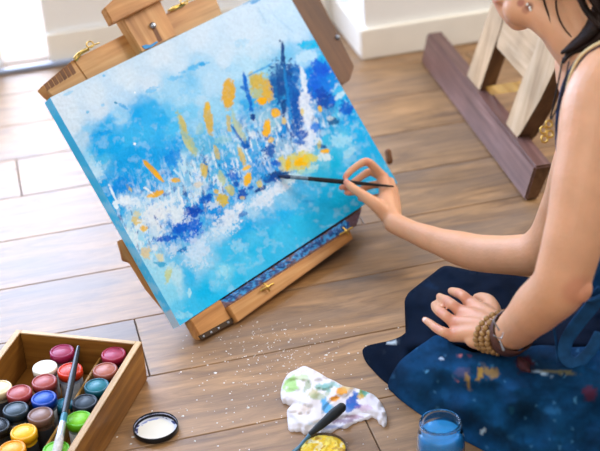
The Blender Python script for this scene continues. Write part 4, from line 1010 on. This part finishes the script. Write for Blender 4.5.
# tank top with cream binding
M_top = mat('navy_patterned_knit', '16264A', .8, var=.5, vscale=55, bump=.3, bscale=300)
def shell(name, m, grow, pts, rad, asp, par):
    mb = MB(); mb.loft([Vector(p) for p in pts], [r + grow for r in rad], 40, 5, asp=asp, side=sh, caps=False)
    return mb.build(name, m, par, True)
top = shell('tank_top', M_top, .006, [(.487, 1.928, .502), (.512, 1.92, .45), (.57, 1.90, .34), (.66, 1.88, .23), (.72, 1.87, .16)], [.115, .135, .12, .135, .155], [.66, .66, .72, .8, .75], person)
mb = MB(); mb.loft([atd(560, 150, 2.04), atd(560, 118, 2.035), atd(565, 88, 2.03), atd(575, 68, 2.02), atd(588, 54, 2.0), atd(606, 46, 1.985), atd(640, 50, 1.96), atd(660, 90, 1.97)], [.010, .010, .009, .010, .011, .012, .013, .014], 14, 5, asp=[.5] * 8)
mb.build('shoulder_strap', mat('navy_strap', '1B2C52', .75, var=.5, vscale=70), top, True)
mb = MB(); mb.loft([atd(562.5, 152, 2.02), atd(562.5, 120, 2.0), atd(566.5, 92, 1.985), atd(571, 74, 1.975), atd(579, 58.5, 1.965), atd(592, 47, 1.95), atd(612, 40, 1.94), atd(645, 46, 1.93)], [.0026, .0028, .0030, .0032, .0034, .0036, .0036, .0036], 12, 5, asp=[.7] * 8)
mb.build('cream_binding', mat('cream_binding_cloth', 'E6D2A4', .8, var=.1, vscale=200, bump=.3, bscale=800), top, True)

# trousers and denim apron: draped sheets over the folded legs
zc = idw([(365, 350, .004), (372, 364, .004), (384, 380, .004), (390, 343, .035), (388, 360, .03), (404, 334, .060), (405, 300, .090), (408, 322, .075), (412, 283, .105), (430, 271, .125), (450, 266, .135), (480, 270, .13), (430, 300, .138), (445, 320, .145), (470, 330, .150), (420, 330, .11), (430, 340, .12),
          (400, 398, .004), (420, 411, .004), (440, 424, .004), (462, 436, .004), (485, 448, .004), (505, 460, .004), (420, 385, .065), (440, 400, .06), (410, 365, .075), (440, 360, .135), (470, 370, .150), (500, 360, .155), (470, 400, .105), (500, 420, .085), (520, 440, .06), (520, 390, .155), (550, 370, .165), (560, 410, .135), (590, 380, .17), (600, 430, .13), (580, 445, .09), (640, 400, .17), (640, 460, .09), (620, 490, .02), (560, 480, .01), (530, 300, .11), (560, 300, .12), (520, 330, .14), (600, 330, .15), (640, 330, .15)], 1.9, 260)
zc0 = zc
EDG = [(365, 347), (362.5, 351), (366, 361), (372, 369), (384, 381), (393, 391), (401, 398.5), (420, 412.5), (440, 425.5), (462, 437.5), (485, 449.5), (505, 460.5), (545, 480), (600, 500)]
def zc(x, y):
    d = 1e9
    for (ax, ay), (bx_, by_) in zip(EDG, EDG[1:]):
        t = max(0, min(1, ((x - ax) * (bx_ - ax) + (y - ay) * (by_ - ay)) / ((bx_ - ax) ** 2 + (by_ - ay) ** 2)))
        d = min(d, math.hypot(x - ax - t * (bx_ - ax), y - ay - t * (by_ - ay)))
    t = min(1, d / 30); return .003 + zc0(x, y) * (1 - (1 - t) ** 2.2)
def fold(x, y, s, fr, ax, ay, amp):
    return (N1(x * ax, y * ay, s, fr, 3) - .5) * amp
def ridge(x, y): return fold(x + .5 * y, y - .3 * x, 93, .028, .7, 1.4, 1.0) + .4 * fold(x, y, 95, .09, .6, 1.3, 1.0)
def zt(x, y): z = zc(x, y); return max(.0015, z - .006 + ridge(x, y) * .16 * z - .035 * float(sst(343, 358, y) * sst(400, 418, x)))
def za(x, y): z = zc(x, y); return max(.004, z + .002 + ridge(x, y) * .16 * z)
TR = [(362.5, 350), (368, 345.5), (378, 343), (390, 340.5), (402, 335.5), (408.5, 328), (408, 320), (406, 311), (404.5, 302), (408, 293.5), (418, 285), (431, 275), (444, 266), (460, 268), (480, 272), (520, 276), (560, 282), (600, 288), (640, 296), (642, 350), (600, 362), (540, 366), (480, 372), (437, 360), (410, 385), (396, 388), (384, 381), (372, 369), (365, 360)]
v, f, px_, m_ = drape(TR, None, zt, 3.2)
cols = []
for x, y in px_:
    c = lina('0A1A30') * (.7 + .5 * N1(x, y, 7, .15))
    cols.append(c)
def mark(cols, pix, cx, cy, rx, ry, a, h, op=.9, rg=1.0):
    a = math.radians(a)
    for i, (x, y) in enumerate(pix):
        X, Y = x - cx, y - cy
        if abs(X) > 40 or abs(Y) > 40: continue
        d = math.hypot((X * math.cos(a) + Y * math.sin(a)) / rx, (-X * math.sin(a) + Y * math.cos(a)) / ry) + (N1(x, y, 19, .4) - .5) * rg
        k = float(sst(1.1, .75, d)) * op; cols[i] = cols[i] * (1 - k) + lina(h) * k
for a in ((391, 342.5, 6, 1.3, -8, 'D8E4EC', .95), (386, 352, 1.2, 1, 0, 'C8D4DC', .9), (369, 362, 1.5, 1, 0, 'D8E0E4', .9), (430, 285, 8, 3, 20, '14304E', .5)): mark(cols, px_, *a)
cloth_obj('trousers', v, f, m_, cols, mat('dark_trouser_cloth', 'attr', .85, bump=.4, bscale=900, spec=.12), person, skirt_z=.001)
seat = MB(); seat.loft([(.80, 1.90, .165), (.74, 1.86, .160), (.66, 1.80, .10), tuple(at(610, 400, .055))], [.135, .178, .12, .050], 28, 5)
seat.loft([(.76, 1.92, .15), (.68, 1.98, .10), (.55, 2.03, .055)], [.155, .095, .050], 24, 5)
seat.build('trouser_seat', mat('dark_trouser_seat', '0C1C32', .85, spec=.15, var=.2), person, True)
AP = [(388, 385), (391, 375), (400, 361), (412, 351), (425, 342), (438, 335), (455, 345), (473, 352), (490, 352), (515, 350), (540, 345), (575, 347), (615, 345), (660, 350), (675, 420), (660, 480), (600, 500), (545, 480), (505, 460.5), (485, 449.5), (462, 437.5), (440, 425.5), (420, 412.5), (401, 398.5), (393, 391)]
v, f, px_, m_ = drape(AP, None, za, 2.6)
cols = []
for x, y in px_:
    n = N1(x, y, 17, .03, 4); n2 = N1(x, y, 27, .25, 4)
    c = lina('0E446C') * (.35 + 1.1 * n) * (.6 + .8 * n2)
    sp_ = N1(x, y, 47, .6, 2)
    if sp_ > .84: c = c * .5 + lina('4C86AC') * .5
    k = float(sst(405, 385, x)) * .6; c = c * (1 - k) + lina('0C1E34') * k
    cols.append(c)
for a in ((480, 373, 3, 9, 12, 'C49A3C', .75), (492, 373, 8, 6, 0, 'B08C48', .7), (468, 381, 2.4, 9, -12, 'BC9440', .7), (462, 372, 10, 6, 0, '6A5A74', .45), (460, 356.5, 3.2, 1.4, -10, 'E88C88', .95), (441, 359, 3, 1.4, 10, 'C8DCF0', .95), (426, 371, 2.4, 1.4, 40, '6CB4E0', .9),
          (541, 373, 9, 1.3, 14, 'A8C4DC', .9), (524, 364, 9, 8, 0, '5A1A24', .9), (483, 431, 1.4, 3.2, 20, 'D0E8F4', .95), (457, 381, 1.6, 2, 0, 'C87878', .8), (551, 410, 8, 5, 0, '2E6E9C', .5), (590, 393, 7, 8, 0, '6A2434', .6), (575, 400, 1.5, 3, 0, '5C9CC0', .6), (510, 437, 5, 3, 0, '2E6A94', .4), (511, 410, 3, 5, 0, '2A7088', .4), (470, 355, 3, 1.5, 20, '8C4454', .6), (560, 372, 20, 2, 4, '8C8048', .5), (445, 395, 5, 7, 0, '1E5A88', .5), (530, 430, 10, 6, 20, '1A5078', .5), (500, 395, 14, 7, 0, '17507E', .4)):
    mark(cols, px_, *a)
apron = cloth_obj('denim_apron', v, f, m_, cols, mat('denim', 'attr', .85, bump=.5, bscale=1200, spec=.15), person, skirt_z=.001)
# bib of the apron in front of the torso and its hanging ties
v = []; f = []; cols = []
NX, NY = 26, 40
for i in range(NX):
    for j in range(NY):
        x = 584 + 110 * i / (NX - 1); y = 150 + 148 * j / (NY - 1)
        v.append(atd(x, y, 2.055 + .006 * math.sin(x * .16 + y * .03) + .0004 * (y - 150) - .0004 * (x - 584))); cols.append(lina('14466F') * (.6 + .7 * N1(x, y, 37, .08, 4)))
f = [(i * NY + j, (i + 1) * NY + j, (i + 1) * NY + j + 1, i * NY + j + 1) for i in range(NX - 1) for j in range(NY - 1)]
me = mesh_from(v, f); set_col(me, np.array(cols)); link_mesh('bib', me, apron.data.materials[0], apron, True)
M_tie = mat('blue_tie_cloth', '14507E', .8, var=.3, vscale=60, bump=.4, bscale=700)
mb = MB(); mb.loft([atd(600, 262, 2.04), atd(590, 280, 2.04), atd(586, 296, 2.05), atd(594, 300, 2.04), atd(610, 292, 2.03)], [.010, .011, .010, .012, .012], 14, 5, asp=[.4] * 5); mb.build('bib_fold', M_tie, apron, True)
mb = MB(); mb.loft([atd(552, 295, 2.08), atd(554, 325, 2.09), atd(556.5, 345, 2.10), atd(558, 361, 2.10)], [.0030, .0032, .0032, .0036], 10, 5, asp=[.35] * 4); mb.build('apron_tie', M_tie, apron, True)
mb = MB(); mb.loft([atd(603, 290, 2.05), atd(592, 306, 2.06), atd(579, 322, 2.07), atd(567, 340, 2.085), atd(565, 357, 2.09), atd(577, 363, 2.09), atd(591, 350, 2.08), atd(600, 334, 2.07)], [.0026] * 8, 18, 6, asp=[4.0, 4.2, 4.2, 4, 3.8, 3.6, 3.6, 3.6], side=(-cf)); mb.build('apron_tie', M_tie, apron, True)

# ------------------------------------------------------------------ WHAT SHE WEARS AND HOLDS
b0 = onp(393.2, 186.4, .098); b1 = onp(279, 176, .0015)
brushlike('paintbrush', 'slim black paintbrush held in her right hand, its tip touching the canvas', b0, b1, None,
   [('handle', 0, .74, [.0017, .0028, .0038, .0049, .0047, .0040], M_black), ('ferrule', .745, .90, [.0036, .0038, .0040], mat('dark_ferrule', '7C92A4', .3, metal=.7, var=.3, vscale=120)),
    ('bristles', .902, 1.0, [.0040, .0044, .0034, .0012], mat('navy_loaded_bristles', '16305C', .6, var=.3, vscale=200))])

# cuff and beaded bracelet on the left wrist
fa = (LW - atd(540, 305, 2.0)).normalized()                      # along the forearm towards the hand
wx = (AZ - fa * AZ.dot(fa)).normalized(); wy = fa.cross(wx)
cuff = tag(empty('wrist_cuff', LW), 'brown leather wrist cuff with a silver pin above the wooden beads', 'cuff')
mb = MB(); c0 = LW + fa * -.012
mb.lathe([(.0325, -.017), (.0345, -.015), (.0335, 0), (.0325, .014), (.0315, .017), (.0295, .017)], c0, 48, (wx, wy, fa), 1.0)
mb.build('leather_band', mat('brown_leather', '5C3A30', .5, var=.3, vscale=120, bump=.4, bscale=400), cuff, True)
mb = MB(); s0 = c0 - cf * .034
def near(x, y, d=2.045): return atd(x, y, d)
mb.loft([near(493, 320), near(499, 330)], [.0012, .0014], 8, 3); mb.loft([near(500, 341), near(503.5, 350)], [.0012, .0020], 8, 3); mb.loft([near(494, 335.5), near(501, 338.5), near(503, 333)], [.0009] * 3, 8, 3)
mb.build('silver_pin', M_steel, cuff, True)
ha = (lh(463, 320, .176) - LW).normalized(); hx = (AZ - ha * AZ.dot(ha)).normalized(); hy = ha.cross(hx)
beads = tag(empty('bead_bracelet', LW), 'triple-wound bracelet of round brown wooden beads on her left wrist', 'bracelet')
bb = MB(); bb.ell((0, 0, 0), .0050, .0050, .0048, None, 16, 10); bm_ = fixn(mesh_from(bb.v, bb.f))
for p in bm_.polygons: p.use_smooth = True
M_bead = wood('bead_wood', '6E4A2A', 'A47C4C', 'D2AE7A', rough=.35, gs=3); add_grain(bm_, (0, 0, 1)); bm_.materials.append(M_bead)
for k, (off, rr_, tl, nb) in enumerate(((.004, .0350, .0, 20), (.0145, .0370, .10, 21), (.025, .0385, .22, 22))):
    for i in range(nb):
        a = 2 * PI * (i + .4 * k) / nb
        # strands sag towards the viewer's lower side of the wrist
        q = LW + ha * (off + .006 * math.cos(a + 1.3)) + (hx * math.cos(a) * .76 + hy * math.sin(a)) * rr_
        o = bpy.data.objects.new('bead', bm_); COL.objects.link(o); o.parent = beads; o.location = q - LW; o.rotation_euler = (a, a * 2, 0)
mb = MB(); mb.ell(at(524, 365, .168), .009, .008, .006, None, 14, 10)
mb.loft([at(520, 359, .172), at(524, 366, .17), at(529, 371, .17)], [.004, .008, .003], 12, 4); mb.build('tassel', mat('dark_red_tassel', '3A1218', .8, var=.3, vscale=150), beads, True)

# necklace cord with a brass trefoil
neck = tag(empty('necklace', atd(550, 118, 2.0)), 'black cord necklace with a small brass ring trefoil pendant hanging from her neck', 'necklace')
mb = MB(); mb.loft([atd(563, 58, 1.99), atd(559.5, 76, 2.0), atd(555, 98, 2.01), atd(550.5, 118, 2.03)], [.0012] * 4, 8, 4)
mb.loft([atd(569, 62, 1.97), atd(564, 84, 1.97), atd(558, 106, 1.99), atd(551, 119, 2.03)], [.0011] * 4, 8, 4); mb.build('cord', mat('black_cord', '15151A', .6), neck, True)
mb = MB()
for cx, cy in ((549, 124), (543.5, 130), (550, 134), (544.5, 139)):
    rp = [atd(cx + 3.2 * math.cos(2 * PI * k / 14), cy + 3.4 * math.sin(2 * PI * k / 14), 2.03) for k in range(15)]
    mb.loft(rp, [.0016] * 15, 8, 2, caps=False)
mb.build('pendant', M_brass, neck, True)

# ------------------------------------------------------------------ LIGHT, WORLD, CAMERA
def area(name, loc, target, sx, sy, power, col=(1, 1, 1)):
    l = bpy.data.lights.new(name, 'AREA'); l.shape = 'RECTANGLE'; l.size = sx; l.size_y = sy; l.energy = power; l.color = col
    o = bpy.data.objects.new(name, l); COL.objects.link(o); o.location = loc
    d = Vector(target) - Vector(loc); o.rotation_euler = d.to_track_quat('-Z', 'Y').to_euler(); return o
area('window_daylight', RW(-.75, vr + .35, 1.35), RW(-.45, 2.0, .2), 2.7, 2.1, 138, (.54, .69, 1.0))
area('sun_patch_lamp', RW((us0 + us1) / 2, vr + .6, .5), RW((us0 + us1) / 2, vr, .3), .8, 1.2, 9, (.95, .97, 1))  # added lamp behind the slot so its pane looks sunlit
area('side_daylight', RW(3.2, 2.6, 2.3), RW(.5, 1.6, .3), 1.6, 1.6, 78, (1, .93, .84))
area('room_fill', (-.9, -.4, 2.8), (0, 1.9, .1), 2.2, 2.0, 46, (1, .95, .88))
w = bpy.data.worlds.new('W'); SC.world = w; w.use_nodes = True
w.node_tree.nodes['Background'].inputs[0].default_value = (.93, .96, 1, 1); w.node_tree.nodes['Background'].inputs[1].default_value = .55
SC.view_settings.view_transform = 'Standard'; SC.view_settings.look = 'None'; SC.view_settings.exposure = 0.10; SC.view_settings.gamma = .93
cam = bpy.data.cameras.new('camera'); co = bpy.data.objects.new('camera', cam); COL.objects.link(co); SC.camera = co
cam.sensor_fit = 'HORIZONTAL'; cam.sensor_width = 36; cam.lens = F / 600 * 36; cam.clip_start = .05; cam.clip_end = 60
M = Matrix.Identity(4)
for i, v in enumerate((R_, U_, -cf)):
    for k in range(3): M[k][i] = v[k]
M.translation = CP; co.matrix_world = M
cam.dof.use_dof = True; cam.dof.focus_distance = 2.36; cam.dof.aperture_fstop = 4.0
